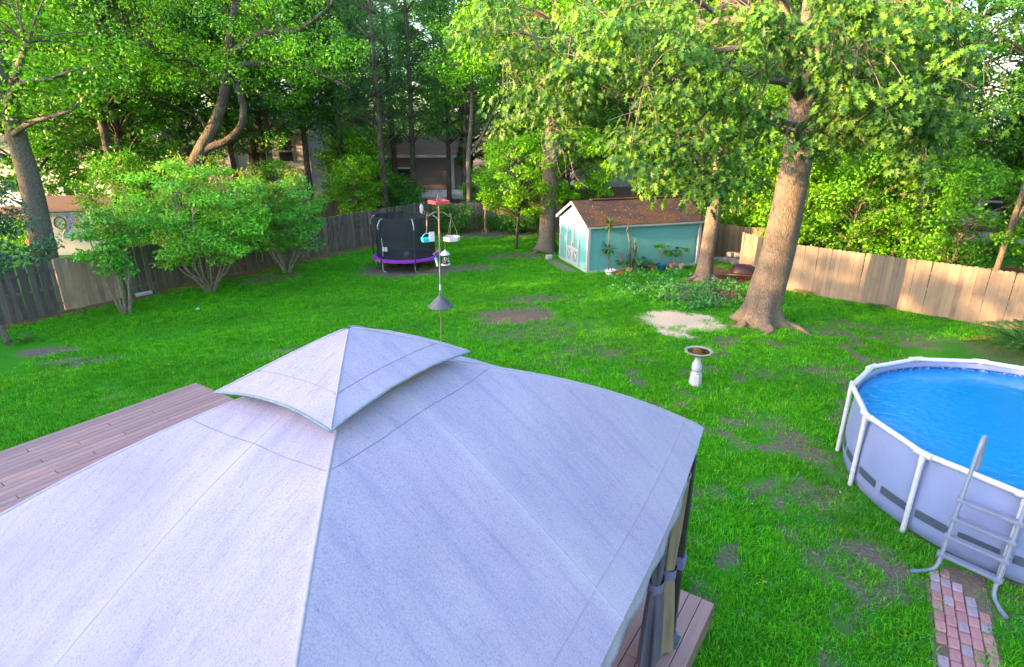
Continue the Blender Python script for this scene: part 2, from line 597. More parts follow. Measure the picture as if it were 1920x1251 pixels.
M['pool_wall'] = simple("pool_wall_vinyl", (0.165, 0.198, 0.375), 0.5, 0.06, 3.0, (1, 1, 1), 0.05)
M['pool_stripe'] = simple("pool_wall_stripe", (0.045, 0.060, 0.095), 0.5, 0.15, 8)
M['white_steel'] = simple("white_steel", (0.43, 0.425, 0.49), 0.35, 0.05, 5, bumps=0.0)
M['grey_plastic'] = simple("grey_plastic", (0.145, 0.155, 0.235), 0.5, 0.08, 6, bumps=0.05)
M['grey_tube'] = simple("grey_tube", (0.16, 0.18, 0.25), 0.35, 0.1, 6, bumps=0.05)
M['paver'] = simple("pink_paver", (0.330, 0.145, 0.155), 0.85, 0.22, 16, bumps=0.4, island=0.14)
M['paver_grey'] = simple("grey_paver", (0.280, 0.195, 0.240), 0.85, 0.2, 16, bumps=0.4, island=0.12)
M['path_sand'] = simple("path_joint_soil", (0.120, 0.082, 0.062), 0.95, 0.35, 24, bumps=0.5)
M['concrete'] = simple("concrete", (0.40, 0.38, 0.37), 0.9, 0.2, 9, bumps=0.4, dirt=(0.22, 0.20, 0.19))
M['white_paint'] = simple("white_paint", (0.37, 0.355, 0.385), 0.55, 0.07, 5, bumps=0.05)
M['shed_teal'] = simple("shed_teal", (0.095, 0.300, 0.325), 0.7, 0.10, 1.6, (1, 1, 0.25), 0.05, dirt=(0.095, 0.275, 0.245))
M['shed_roof'] = roof_moss_material("shed_shingles", (0.028, 0.021, 0.026), (0.058, 0.045, 0.050), (0.085, 0.050, 0.027))
M['brown_roof'] = roof_moss_material("brown_shingles", (0.12, 0.075, 0.055), (0.20, 0.13, 0.10), None)
M['grey_roof'] = roof_moss_material("grey_shingles", (0.16, 0.15, 0.17), (0.26, 0.25, 0.28), None)
M['fence_old'] = wood_mat("weathered_fence", (0.135, 0.105, 0.095), 0.45, 0.30)
M['fence_new'] = wood_mat("fresh_fence", (0.330, 0.225, 0.165), 0.3, 0.30, stain=(0.11, 0.075, 0.06))
M['fence_right'] = wood_mat("cedar_fence", (0.215, 0.160, 0.122), 0.22, 0.15, stain=(0.145, 0.105, 0.085))
M['fence_back'] = wood_mat("back_fence", (0.150, 0.100, 0.064), 0.35, 0.25)
M['bark_oak'] = bark_mat("oak_bark", (0.125, 0.098, 0.082), (0.255, 0.200, 0.165), 15.0)
M['bark_dark'] = bark_mat("dark_bark", (0.058, 0.044, 0.036), (0.145, 0.110, 0.085))
M['bark_pale'] = bark_mat("pale_bark", (0.120, 0.094, 0.076), (0.240, 0.190, 0.152), 14.0)
M['bark_crape'] = bark_mat('crape_bark', (0.20, 0.155, 0.12), (0.40, 0.32, 0.26), 12.0)
M['dead_twig'] = simple("dead_twig", (0.135, 0.105, 0.080), 0.9, 0.25, 10)

# ------------------------------------------------------------------ ground
PATCH = [  # centre x, y, radii, rotation, strength, channel
    (0.10, 17.35, 1.15, 0.85, 0.2, 1.1, 0), (0.9, 19.1, 1.5, 0.8, 0.1, 0.55, 0), (0.9, 15.8, 2.2, 1.5, 0.4, 0.45, 0),
    (2.2, 14.2, 1.6, 1.0, 0.0, 0.45, 0), (-4.1, 23.3, 2.0, 1.2, 0.1, 0.95, 0), (-1.6, 23.6, 1.2, 0.6, 0.1, 0.8, 0),
    (-12.0, 14.3, 0.9, 0.35, 0.3, 0.8, 0), (-10.7, 13.7, 1.2, 0.4, 0.3, 0.62, 0), (-5.2, 14.4, 1.9, 0.7, 0.2, 0.5, 0),
    (4.9, 7.95, 0.6, 0.7, 0.9, 0.55, 0), (5.0, 6.5, 0.5, 0.7, 0.4, 0.62, 0), (5.3, 9.6, 0.5, 1.3, 0.2, 0.55, 0),
    (7.4, 13.0, 1.1, 0.6, 0.0, 0.5, 0), (10.9, 15.6, 2.4, 0.9, -0.7, 0.45, 0), (12.6, 14.2, 1.5, 1.2, -0.7, 0.45, 0),
    (5.9, 12.8, 0.8, 0.5, 0, 0.45, 0), (2.9, 8.0, 0.4, 0.4, 0, 0.5, 0), (-9.2, 22.0, 1.4, 0.9, 0.9, 0.55, 0),
    (0.2, 26.0, 1.6, 0.9, 0.2, 0.6, 0), (-0.5, 31.6, 5.5, 1.2, 0.1, 0.75, 0), (5.6, 20.8, 1.6, 0.6, 0.2, 0.45, 0), (-8.6, 11.6, 0.5, 0.4, 0.9, 0.4, 0),
    (-3.1, 10.8, 2.5, 0.6, 0.4, 0.5, 0), (6.3, 6.0, 0.5, 0.5, 0, 0.5, 0), (4.4, 10.4, 0.5, 0.3, 0, 0.5, 0), (9.2, 15.6, 0.9, 0.5, 0, 0.5, 0),
    (4.85, 16.75, 1.15, 0.85, -0.3, 0.95, 1), (5.7, 17.1, 0.55, 0.4, 0, 0.8, 1), (4.6, 15.7, 0.6, 0.28, -0.6, 0.75, 1),
    (7.75, 19.6, 1.05, 0.85, 0.2, 1.2, 2), (8.6, 22.4, 1.3, 1.4, 0.1, 1.0, 2), (7.3, 21.6, 0.9, 0.6, 0, 0.8, 2), (7.2, 16.5, 0.9, 0.7, 0, 0.6, 2),
    (-1.0, 33.0, 5.0, 0.8, 0.05, 0.8, 2),
]


def ground_mask(x, y):
    m = np.zeros(x.shape + (3,))
    w = 0.45 * (fbm(x * 1.1, y * 1.1) - 0.5) * 2
    for cx, cy, rx, ry, rot, s, ch in PATCH:
        dx, dy = x - cx, y - cy
        c, sn = math.cos(rot), math.sin(rot)
        u, v = (dx * c + dy * sn) / rx, (-dx * sn + dy * c) / ry
        d = np.sqrt(u * u + v * v) + w
        m[..., ch] = np.maximum(m[..., ch], s * np.clip(1.35 - d * 0.85, 0, 1))
    right = np.clip((x + 2.0) / 4.0, 0, 1) * np.clip((19.0 - y) / 4.0, 0, 1) * (y > 2)
    thin = fbm(x * 1.7 + 3, y * 1.7 + 50, 4)
    m[..., 0] = np.maximum(m[..., 0], right * np.clip((thin - 0.49) * 2.8, 0, 0.52))
    # litter along the left fence line and the foot of the back fence
    t = (x + 15.6) * 0.562 + (y - 15.4) * 0.827
    dist = -(-(x + 15.6) * 0.827 + (y - 15.4) * 0.562)
    strip = np.clip(1.0 - np.abs(dist - 0.1) / (0.45 + 0.5 * fbm(x * 0.7, y * 0.7)), 0, 1) * (t > -4) * (t < 22)
    m[..., 2] = np.maximum(m[..., 2], strip * 0.85)
    # the wood floor beyond the fences: leaf litter
    wood = np.clip((y - 35.0) / 3.0, 0, 1) + np.clip((x + y - 34.0) / 4.0, 0, 1) * (x > 6) * (y > 21)
    wood = wood + np.clip((-(x + 15.6) * 0.827 + (y - 15.4) * 0.562 - 0.6) / 1.5, 0, 1) * (y > 29)
    open_grass = ((x - 21.5) ** 2 / 40 + (y - 28.5) ** 2 / 22 < 1) | ((x + 27) ** 2 / 60 + (y - 30) ** 2 / 40 < 1) | ((x + 1) ** 2 / 30 + (y - 42) ** 2 / 22 < 1)  # open lawns kept free of leaf litter
    m[..., 2] = np.maximum(m[..., 2], np.clip(wood, 0, 1) * 0.9 * (~open_grass) * (0.5 + fbm(x * 0.3, y * 0.3)))
    return m


def axis_coords(lo, hi, step, far):
    a = list(np.arange(lo, hi + 1e-6, step))
    out, s, p = [], step, lo
    while p > -far:
        s *= 1.35; p -= s; out.append(p)
    left = out[::-1]
    out, s, p = [], step, hi
    while p < far:
        s *= 1.35; p += s; out.append(p)
    return np.array(left + a + out)


gx = axis_coords(-16, 17, 0.14, 500)
gy = axis_coords(4, 35, 0.14, 500)
GX, GY = np.meshgrid(gx, gy)
inyard = ((GX > -16) & (GX < 17) & (GY > 3) & (GY < 36)).astype(float)


def ground_z(x, y):
    return 0.05 * (fbm(x * 0.35, y * 0.35) - 0.5) + 0.03 * (fbm(x * 2.2, y * 2.2, 3) - 0.5)


GZ = ground_z(GX, GY) * inyard
nx_, ny_ = len(gx), len(gy)
ii = np.arange(nx_ * ny_).reshape(ny_, nx_)
gf = np.stack([ii[:-1, :-1], ii[:-1, 1:], ii[1:, 1:], ii[1:, :-1]], -1).reshape(-1, 4)
gme = np_mesh("ground", np.stack([GX, GY, GZ], -1).reshape(-1, 3), gf, True)
gm = ground_mask(GX, GY).reshape(-1, 3)
ca = gme.attributes.new("ground_mask", 'FLOAT_COLOR', 'POINT')
ca.data.foreach_set("color", np.concatenate([gm, np.ones((len(gm), 1))], 1).astype(np.float32).ravel())
tag(link("ground", gme, M['ground']), kind="structure")

DK = dict(o=(2.33, 5.31), a=R(146.0))     # the deck's right outer corner and the heading of its outer edge
dkv = np.array([math.cos(DK['a']), math.sin(DK['a'])])
dku = np.array([math.cos(DK['a'] + math.pi / 2), math.sin(DK['a'] + math.pi / 2)])


def in_deck(x, y):
    dx, dy = x - DK['o'][0], y - DK['o'][1]
    return (dx * dkv[0] + dy * dkv[1] > -0.02) & (dx * dkv[0] + dy * dkv[1] < 11.1) & (dx * dku[0] + dy * dku[1] > -0.02)


PC = (8.14, 7.95)
SH = dict(o=(2.96, 22.70), a=R(17.1), L=5.05, W=2.96)


def in_shed(x, y):
    dx, dy = x - SH['o'][0], y - SH['o'][1]
    c, s = math.cos(SH['a']), math.sin(SH['a'])
    u, v = dx * c + dy * s, -dx * s + dy * c
    return (u > -0.02) & (u < SH['L']) & (v > -0.02) & (v < SH['W'])


PA = (5.58, 6.44)                         # brick path: left far corner and heading back towards the house
pth = R(239.0)
ppu = np.array([math.cos(pth), math.sin(pth)]); ppv = np.array([-math.sin(pth), math.cos(pth)])


def in_path(x, y):
    dx, dy = x - PA[0], y - PA[1]
    u, v = dx * ppu[0] + dy * ppu[1], dx * ppv[0] + dy * ppv[1]
    return (u > 0.0) & (u < 3.4) & (v > 0.06 + 0.05 * np.sin(u * 9)) & (v < 0.58 - 0.10 * np.clip(u - 1.2, 0, 1) + 0.04 * np.sin(u * 11))


def instancer(name, pts, rot, scl, source, mat):
    me = bpy.data.meshes.new(name)
    me.vertices.add(len(pts))
    me.vertices.foreach_set("co", np.ascontiguousarray(pts, dtype=np.float32).ravel())
    a = me.attributes.new("turn", 'FLOAT_VECTOR', 'POINT'); a.data.foreach_set("vector", np.ascontiguousarray(rot, dtype=np.float32).ravel())
    a = me.attributes.new("size", 'FLOAT_VECTOR', 'POINT'); a.data.foreach_set("vector", np.ascontiguousarray(scl, dtype=np.float32).ravel())
    o = link(name, me, mat)
    ng = bpy.data.node_groups.new(name + "_nodes", 'GeometryNodeTree')
    ng.interface.new_socket("Geometry", in_out='INPUT', socket_type='NodeSocketGeometry')
    ng.interface.new_socket("Geometry", in_out='OUTPUT', socket_type='NodeSocketGeometry')
    gi = ng.nodes.new("NodeGroupInput"); go = ng.nodes.new("NodeGroupOutput")
    ip = ng.nodes.new("GeometryNodeInstanceOnPoints")
    oi = ng.nodes.new("GeometryNodeObjectInfo"); oi.inputs["Object"].default_value = source
    nr = ng.nodes.new("GeometryNodeInputNamedAttribute"); nr.data_type = 'FLOAT_VECTOR'; nr.inputs["Name"].default_value = "turn"
    ns = ng.nodes.new("GeometryNodeInputNamedAttribute"); ns.data_type = 'FLOAT_VECTOR'; ns.inputs["Name"].default_value = "size"
    L = ng.links.new
    L(gi.outputs[0], ip.inputs["Points"]); L(oi.outputs["Geometry"], ip.inputs["Instance"])
    L(nr.outputs["Attribute"], ip.inputs["Rotation"]); L(ns.outputs["Attribute"], ip.inputs["Scale"])
    L(ip.outputs[0], go.inputs[0])
    md = o.modifiers.new("tufts", 'NODES'); md.node_group = ng
    return o


def tuft_source(name, mat, seed, blades, h0, h1, w, spread):
    r = np.random.default_rng(seed)
    V, F = [], []
    for i in range(blades):
        a = r.uniform(0, 2 * math.pi); d = spread * math.sqrt(r.uniform())
        bx, by = d * math.cos(a), d * math.sin(a)
        th = r.uniform(0, 2 * math.pi); ln = r.uniform(h0, h1); le = r.uniform(0.25, 1.1)
        ox, oy = math.cos(th), math.sin(th)
        px, py = -oy * w * 0.5, ox * w * 0.5
        k = len(V)
        m1 = (bx + ox * ln * le * 0.35, by + oy * ln * le * 0.35, ln * 0.62)
        tip = (bx + ox * ln * le, by + oy * ln * le, ln * (1.02 - le * 0.35))
        V += [(bx - px, by - py, -0.01), (bx + px, by + py, -0.01), (m1[0] + px * .8, m1[1] + py * .8, m1[2]), (m1[0] - px * .8, m1[1] - py * .8, m1[2]), tip]
        F += [(k, k + 1, k + 2, k + 3), (k + 3, k + 2, k + 4)]
    me = bpy.data.meshes.new(name); me.from_pydata(V, [], F); me.materials.append(mat)
    return bpy.data.objects.new(name, me)


def scatter_lawn(seed, zones):
    r = np.random.default_rng(seed)
    P = []
    for (x0, x1, y0, y1, dens) in zones:
        n = int((x1 - x0) * (y1 - y0) * dens)
        P.append(np.stack([r.uniform(x0, x1, n), r.uniform(y0, y1, n)], 1))
    P = np.concatenate(P)
    # only what the yard's lawn covers, with some margin either side of what the picture shows
    dep = P[:, 1] * 0.9415 + 1.888
    P = P[np.abs(P[:, 0]) < dep * 0.95 + 1.2]
    x, y = P[:, 0], P[:, 1]
    m = ground_mask(x, y)
    bare = np.clip(m.max(1) * 1.25 + 0.9 * (fbm(x * 4, y * 4, 3) - 0.5), 0, 1)
    keep = (r.random(len(x)) > bare) & ~in_deck(x, y) & ~in_shed(x, y) & ~in_path(x, y)
    keep &= (x - PC[0]) ** 2 + (y - PC[1]) ** 2 > 2.62 ** 2
    keep &= (-(x + 15.6) * 0.827 + (y - 15.4) * 0.562 < 0.0) | (y > 28)
    keep &= ~((x > 9.3) & ((x - 9.78) * 0.679 + (y - 20.17) * 0.734 > -0.05))
    right = np.clip((x + 2.0) / 4.0, 0, 1) * np.clip((19.0 - y) / 4.0, 0, 1)
    thin = fbm(x * 1.7 + 3, y * 1.7 + 50, 4)
    keep &= r.random(len(x)) < 0.62 + 0.9 * fbm(x * 0.6 + 9, y * 0.6) - right * (0.25 + 2.4 * np.clip(thin - 0.52, 0, 1))
    P = P[keep]
    z = ground_z(P[:, 0], P[:, 1])
    n = len(P)
    rot = np.stack([r.normal(0, 0.12, n), r.normal(0, 0.12, n), r.uniform(0, 6.283, n)], 1)
    return np.column_stack([P, z]), rot, r, n


src = tuft_source("grass_tuft", M['grass'], 3, 26, 0.035, 0.085, 0.0075, 0.10)
pts, rot, r_, n_ = scatter_lawn(1, [(0, 9, 3.5, 9, 170), (-12, 10, 9, 15, 95), (-16, 17, 15, 22, 60), (-16, 12, 22, 33.5, 42)])
big = fbm(pts[:, 0] * 0.9, pts[:, 1] * 0.9, 3)
sc = (0.65 + 0.75 * big) * r_.uniform(0.7, 1.3, n_)
tag(instancer("lawn_grass", pts, rot, np.stack([sc * 1.1, sc * 1.1, sc], 1), src, M['grass']), "short green lawn grass covering the back yard", "grass", kind="stuff")

# broad weed and clover leaves among the grass
wv, wf = [], []
rw = np.random.default_rng(8)
for i in range(14):
    a = rw.uniform(0, 6.28); d = 0.09 * math.sqrt(rw.uniform()); x, y = d * math.cos(a), d * math.sin(a)
    th = rw.uniform(0, 6.28); s = rw.uniform(0.014, 0.028); z = rw.uniform(0.02, 0.05)
    k = len(wv); ox, oy = math.cos(th), math.sin(th)
    wv += [(x, y, z), (x + s * (ox - 0.6 * oy), y + s * (oy + 0.6 * ox), z + 0.006), (x + 2 * s * ox, y + 2 * s * oy, z - 0.004), (x + s * (ox + 0.6 * oy), y + s * (oy - 0.6 * ox), z + 0.006)]
    wf += [(k, k + 1, k + 2), (k, k + 2, k + 3)]
wme = bpy.data.meshes.new("clover_tuft"); wme.from_pydata(wv, [], wf); wme.materials.append(M['weed'])
wsrc = bpy.data.objects.new("clover_tuft", wme)
pts, rot, r_, n_ = scatter_lawn(2, [(0, 9, 3.5, 9, 70), (-4, 12, 9, 20, 25)])
k_ = fbm(pts[:, 0] * 0.8 + 40, pts[:, 1] * 0.8, 3) > 0.5
pts, rot = pts[k_], rot[k_]
sc = r_.uniform(0.45, 0.9, len(pts))
tag(instancer("clover", pts, rot, np.stack([sc, sc, sc], 1), wsrc, M['weed']), "low broad leaved weeds growing through the lawn", "weeds", kind="stuff")

# ------------------------------------------------------------------ brick path
path = empty("path", (PA[0], PA[1], 0.0), pth)
tag(path, kind="structure")
# local x runs back towards the house, local y across the path
MB().box((1.7, 0.33, 0.0), (3.5, 0.66, 0.03)).build("joint_bed", M['path_sand'], path)
pw, pl = 0.118, 0.185
pv_me = {}
for key in ('paver', 'paver_grey'):
    pv_me[key] = MB().box((0, 0, 0), (pl - 0.016, pw - 0.014, 0.05), ch=0.009).mesh("paver")
    pv_me[key].materials.append(M[key])
for i in range(18):
    for j in range(5):
        if i == 0 and j in (2, 3, 4): continue
        if i == 1 and j in (3, 4): continue
        if i == 2 and j == 4: continue
        if (i * 7 + j * 3) % 17 == 5 and j == 0: continue
        if j == 4 and i > 8: continue
        key = 'paver_grey' if rnd.random() < 0.24 else 'paver'
        o = bpy.data.objects.new("paver", pv_me[key])
        col.objects.link(o); o.parent = path
        o.location = (0.12 + i * pl + rnd.uniform(-.006, .006) + j * 0.03, 0.10 + j * pw + rnd.uniform(-.004, .004), 0.018 + rnd.uniform(-.007, .007))
        o.rotation_euler = (rnd.uniform(-.04, .04), rnd.uniform(-.04, .04), rnd.uniform(-.05, .05))

# ------------------------------------------------------------------ deck
deck = empty("deck", (DK['o'][0], DK['o'][1], 0.0), DK['a'], "mauve brown plank deck under the gazebo", "deck")
# local x along the outer edge (0 .. 11.05), local y back towards the house (0 .. 6.3)
DW, DD, DZ = 11.05, 6.3, 0.40
bw = 0.144
nb = int(DW / bw)
bme = {}


def board_mesh(ln):
    ln = round(ln, 2)
    if ln not in bme:
        b = MB().box((0, 0, 0), (ln, bw - 0.009, 0.028), ch=0.003).mesh("board")
        b.materials.append(M['deck'])
        bme[ln] = b
    return bme[ln]


for i in range(nb):
    cuts = [0.0]
    if i < nb - 2:
        cuts += [[1.9, 4.3], [3.1, 5.2], [2.5], [1.2, 3.7]][i % 4]
    cuts.append(DD)
    for c0, c1 in zip(cuts[:-1], cuts[1:]):
        o = bpy.data.objects.new("board", board_mesh(c1 - c0 - 0.006))
        col.objects.link(o); o.parent = deck
        o.location = (bw * (i + 0.5), (c0 + c1) / 2, DZ - 0.014 + rnd.uniform(-.0015, .0015))
        o.rotation_euler = (0, 0, math.pi / 2)
fr = MB()
fr.box((DW / 2, 0.03, 0.22), (DW, 0.04, 0.28)); fr.box((0.03, DD / 2, 0.22), (0.04, DD - 0.1, 0.28)); fr.box((DW - 0.06, DD / 2, 0.22), (0.04, DD - 0.1, 0.28))
for i in range(12):
    fr.box((0.5 + i * 0.92, DD / 2, 0.27), (0.05, DD - 0.12, 0.18))
fr.build("joist_frame", M['deck_rim'], deck)
for x in (0.15, 3.7, 7.3, 10.8):
    for y in (0.2, 3.2, 6.0):
        MB().box((x, y, 0.09), (0.1, 0.1, 0.2)).build("footing_post", M['deck_rim'], deck)

# ------------------------------------------------------------------ gazebo
GA = R(60.25)
gaz = empty("gazebo", (-1.1225, 3.816, DZ), GA, "soft top gazebo with stained lavender white two tier canopy on the deck", "gazebo")
HX, HY = 2.70, 1.955
ZO = DZ                                   # local heights count from the deck


def canopy_z(t):
    return 4.04 - 1.2935 * t + 0.781 * t * (1 - t) - ZO


def canopy_panel(k, t0, t1, nt_, ns, corners, zf, ridge, bulge=0.0, wr=0.0):
    A, B = corners[k], corners[(k + 1) % 4]
    V, F = [], []
    for i in range(nt_ + 1):
        t = t0 + (t1 - t0) * i / nt_
        for j in range(ns + 1):
            s = j / ns
            x = t * ((1 - s) * A[0] + s * B[0]); y = t * ((1 - s) * A[1] + s * B[1])
            q = min(abs(s), abs(s - 0.5), abs(1 - s)) * 4            # 0 on a rafter, 1 half way between
            z = zf(t) - ridge * math.sin(min(q, 1) * math.pi / 2) ** 1.2 * t * (1 if wr else 0)
            z += wr * (float(fbm(x * 2.3 + 5 * k, y * 2.3, 3)) - 0.5) * min(1, q * 1.5)
            e_ = 4 * s * (1 - s)
            if bulge:
                n_ = ((A[0] + B[0]) / 2, (A[1] + B[1]) / 2); l_ = math.hypot(*n_)
                x += n_[0] / l_ * bulge * e_ * max(0, (t - 0.6) / 0.4) ** 2; y += n_[1] / l_ * bulge * e_ * max(0, (t - 0.6) / 0.4) ** 2
            V.append((x, y, z))
    for i in range(nt_):
        for j in range(ns):
            a = i * (ns + 1) + j
            F.append((a, a + ns + 1, a + ns + 2, a + 1))
    return V, F


COR = [(HX, -HY), (HX, HY), (-HX, HY), (-HX, -HY)]
PANEL = []
for k in range(4):
    b = MB()
    V, F = canopy_panel(k, 0.19, 1.0, 40, 48, COR, canopy_z, 0.045, 0.12, 0.025)
    nrow = 49
    b.add(V, F)
    # hanging valance along the eave edge
    ed = V[-nrow:]
    base = len(V)
    VV, FF = [], []
    for d in range(6):
        for j, (x, y, z) in enumerate(ed):
            s = j / 48; ln = 0.30 * (0.55 + 0.45 * min(1, 6 * min(s, 1 - s)))
            r = math.hypot(x, y); o_ = -0.05 * math.sin(d / 5 * 2.2) + 0.012 * math.sin(s * 60 + k) * d / 5
            VV.append((x * (1 + o_ / r), y * (1 + o_ / r), z - ln * d / 5 - 0.002))
    for d in range(5):
        for j in range(48):
            a = d * nrow + j
            FF.append((a, a + nrow, a + nrow + 1, a + 1))
    b.add(VV, FF)
    me = b.mesh("canopy_panel")
    at = me.attributes.new("panel_axis", 'FLOAT', 'POINT')
    at.data.foreach_set("value", [1.0 if k in (1, 3) else 0.0] * len(me.vertices))
    sv = [(q_ % nrow) / 48 for q_ in range(len(me.vertices))]
    tv_ = [0.19 + 0.81 * (q_ // nrow) / 40 if q_ < len(V) else 1.0 for q_ in range(len(me.vertices))]
    at = me.attributes.new("panel_s", 'FLOAT', 'POINT'); at.data.foreach_set("value", sv)
    at = me.attributes.new("panel_t", 'FLOAT', 'POINT'); at.data.foreach_set("value", tv_)
    o = link("canopy_panel", me, M['canopy'], gaz, smooth=50)
    PANEL.append(o)
    # hem binding at the valance foot
    MB().tube([VV[5 * nrow + j] for j in range(nrow)], 0.008, 5).build("hem", M['piping'], o, smooth=True)
    # sewn lines: one across the panel below the cap, one close to the eave
    for tt, rr in ((0.315, 0.0020), (0.925, 0.0020)):
        row = []
        for j in range(49):
            i_f = (tt - 0.19) / 0.81 * 40; i0 = int(i_f); fz = i_f - i0
            p0, p1 = V[i0 * nrow + j], V[(i0 + 1) * nrow + j]
            row.append(tuple(p0[c] * (1 - fz) + p1[c] * fz + (0.002 if c == 2 else 0) for c in range(3)))
        MB().tube(row, rr, 4, False).build("seam", M['seam'] if tt < 0.5 else M['hem'], o, smooth=True)
    # raised sewn line where the middle rafter pushes through
    MB().tube([(V[i * nrow + 24][0], V[i * nrow + 24][1], V[i * nrow + 24][2] - 0.0075) for i in range(41)], 0.010, 6, False).build("rafter_crease", M['canopy_plain'], o, smooth=True)
for k in range(4):                       # hip bindings
    pts_ = [(COR[k][0] * t, COR[k][1] * t, canopy_z(t) + 0.001) for t in np.linspace(0.19, 1.0, 30)]
    hp = MB().tube([(a_, b_, c_ - 0.006) for a_, b_, c_ in pts_], 0.012, 6).build("hip_binding", M['canopy_plain'], gaz, smooth=True)
    pts2 = [(p[0] + (0.045 if COR[k][1] < 0 else 0.0), p[1] - (0.0 if COR[k][1] < 0 else .045), p[2] - 0.012) for p in pts_]
CC = [(0.714, -0.517), (0.714, 0.517), (-0.714, 0.517), (-0.714, -0.517)]
CP, CE = 4.279 - ZO, 3.957 - ZO


def cap_z(t): return CP - (CP - CE) * (t ** 1.12)


for k in range(4):
    A, B = CC[k], CC[(k + 1) % 4]
    V, F = [], []
    for i in range(17):
        t = 0.02 + 0.98 * i / 16
        for j in range(33):
            s = j / 32; e_ = 4 * s * (1 - s)
            pull = 1 - 0.055 * e_ * t ** 3                          # the cap's edges are cut as a hollow curve
            x = t * pull * ((1 - s) * A[0] + s * B[0]); y = t * pull * ((1 - s) * A[1] + s * B[1])
            V.append((x, y, cap_z(t) + 0.045 * e_ * t ** 2.5 + 0.008 * (float(fbm(x * 6 + 3 * k, y * 6, 3)) - 0.5)))
    for i in range(16):
        for j in range(32):
            a = i * 33 + j
            F.append((a, a + 33, a + 34, a + 1))
    me = MB().add(V, F).mesh("cap_panel")
    at = me.attributes.new("panel_axis", 'FLOAT', 'POINT'); at.data.foreach_set("value", [1.0 if k in (1, 3) else 0.0] * len(me.vertices))
    at = me.attributes.new("panel_s", 'FLOAT', 'POINT'); at.data.foreach_set("value", [0.25] * len(me.vertices))
    at = me.attributes.new("panel_t", 'FLOAT', 'POINT'); at.data.foreach_set("value", [1.0] * len(me.vertices))
    o = link("cap_panel", me, M['canopy'], gaz, smooth=True)
    MB().tube([V[16 * 33 + j] for j in range(33)], 0.009, 6).build("edge_piping", M['piping'], o, smooth=True)
    i0 = 11
    MB().tube([(V[i0 * 33 + j][0], V[i0 * 33 + j][1], V[i0 * 33 + j][2] + 0.001) for j in range(33)], 0.0020, 4, False).build("seam", M['seam'], o)
    MB().tube([(CC[k][0] * t, CC[k][1] * t, cap_z(t) + 0.001) for t in np.linspace(0.03, 1.0, 14)], 0.006, 5).build("hip_binding", M['hem'], o, smooth=True)
    # brown net closing the vent under the cap
    T = 0.20
    A2, B2 = COR[k], COR[(k + 1) % 4]
    q = []
    for j in range(13):
        s = j / 12
        q.append((T * ((1 - s) * A2[0] + s * B2[0]), T * ((1 - s) * A2[1] + s * B2[1])))
    MB().add([(x, y, canopy_z(T) - 0.01) for x, y in q] + [(x * 0.93, y * 0.93, canopy_z(T) + 0.16) for x, y in q],
             [(j, j + 1, j + 14, j + 13) for j in range(12)]).build("vent_net", M['vent_mesh'], gaz)

# posts, beams and rafters
PX, PY = 2.25, 1.95
for sx in (-1, 1):
    for sy in (-1, 1):
        po = MB().box((sx * PX, sy * PY, 1.13), (0.085, 0.085, 2.26), ch=0.006).build("post", M['black_metal'], gaz)
        MB().box((sx * PX, sy * PY, 0.010), (0.19, 0.19, 0.018), ch=0.004).build("foot_plate", M['blue_foot'], po)
        MB().box((sx * PX, sy * PY, 0.06), (0.12, 0.12, 0.08), ch=0.006).build("foot_collar", M['blue_foot'], po)
for sy in (-1, 1):
    MB().box((0, sy * PY, 2.20), (2 * PX - 0.09, 0.05, 0.10)).build("beam", M['black_metal'], gaz)
for sx in (-1, 1):
    MB().box((sx * PX, 0, 2.20), (0.05, 2 * PY - 0.09, 0.10)).build("beam", M['black_metal'], gaz)
for k in range(4):
    MB().tube([(COR[k][0] * t, COR[k][1] * t, canopy_z(t) - 0.04) for t in np.linspace(0.2, 0.93, 8)], 0.018, 6).build("rafter", M['black_metal'], gaz)
    A2, B2 = COR[k], COR[(k + 1) % 4]
    mx_, my_ = (A2[0] + B2[0]) / 2, (A2[1] + B2[1]) / 2
    MB().tube([(mx_ * t, my_ * t, canopy_z(t) - 0.045) for t in np.linspace(0.2, 0.95, 8)], 0.018, 6).build("rafter", M['black_metal'], gaz)


def curtain(cx, cy, mat, w_top, w_tie, w_bot, dirx, diry, ph, n_f, parent, label):
    """bunched curtain: full at the top, tied at mid height, spreading below"""
    V, F = [], []
    nv, nu = 44, 90
    for i in range(nv + 1):
        z = 2.14 - 2.10 * i / nv
        zt = 1.06
        if z > zt:
            a = ((z - zt) / (2.14 - zt)) ** 0.7; w = w_tie + (w_top - w_tie) * a; th = 0.05 + 0.02 * a
        else:
            a = ((zt - z) / zt) ** 0.55; w = w_tie + (w_bot - w_tie) * a; th = 0.05 + 0.05 * a
        sway = 0.03 * math.sin(z * 3 + ph)
        for j in range(nu + 1):
            ang = 2 * math.pi * j / nu
            fold = 1 + 0.22 * math.sin(ang * n_f + ph + 0.5 * math.sin(z * 2)) * (0.35 + 0.65 * min(1, abs(z - zt) * 2.2))
            u = math.cos(ang) * w / 2 * fold + sway
            v = math.sin(ang) * th * fold
            V.append((cx + dirx * u - diry * v, cy + diry * u + dirx * v, z))
    for i in range(nv):
        for j in range(nu):
            a = i * (nu + 1) + j
            F.append((a, a + nu + 1, a + nu + 2, a + 1))
    o = MB().add(V, F).build("curtain", mat, parent, smooth=True)
    o["label"] = label
    t = MB().lathe([(1, -0.055), (1.02, 0), (1, 0.055)], 20, cap=False)
    t.v = [(cx + dirx * (x * (w_tie / 2 + 0.02) + 0.03 * math.sin(3.2 + ph)) - diry * y * 0.075, cy + diry * (x * (w_tie / 2 + 0.02)) + dirx * y * 0.075, 1.06 + z) for x, y, z in t.v]
    t.build("tie_band", M['tie'], o, smooth=True)
    return o


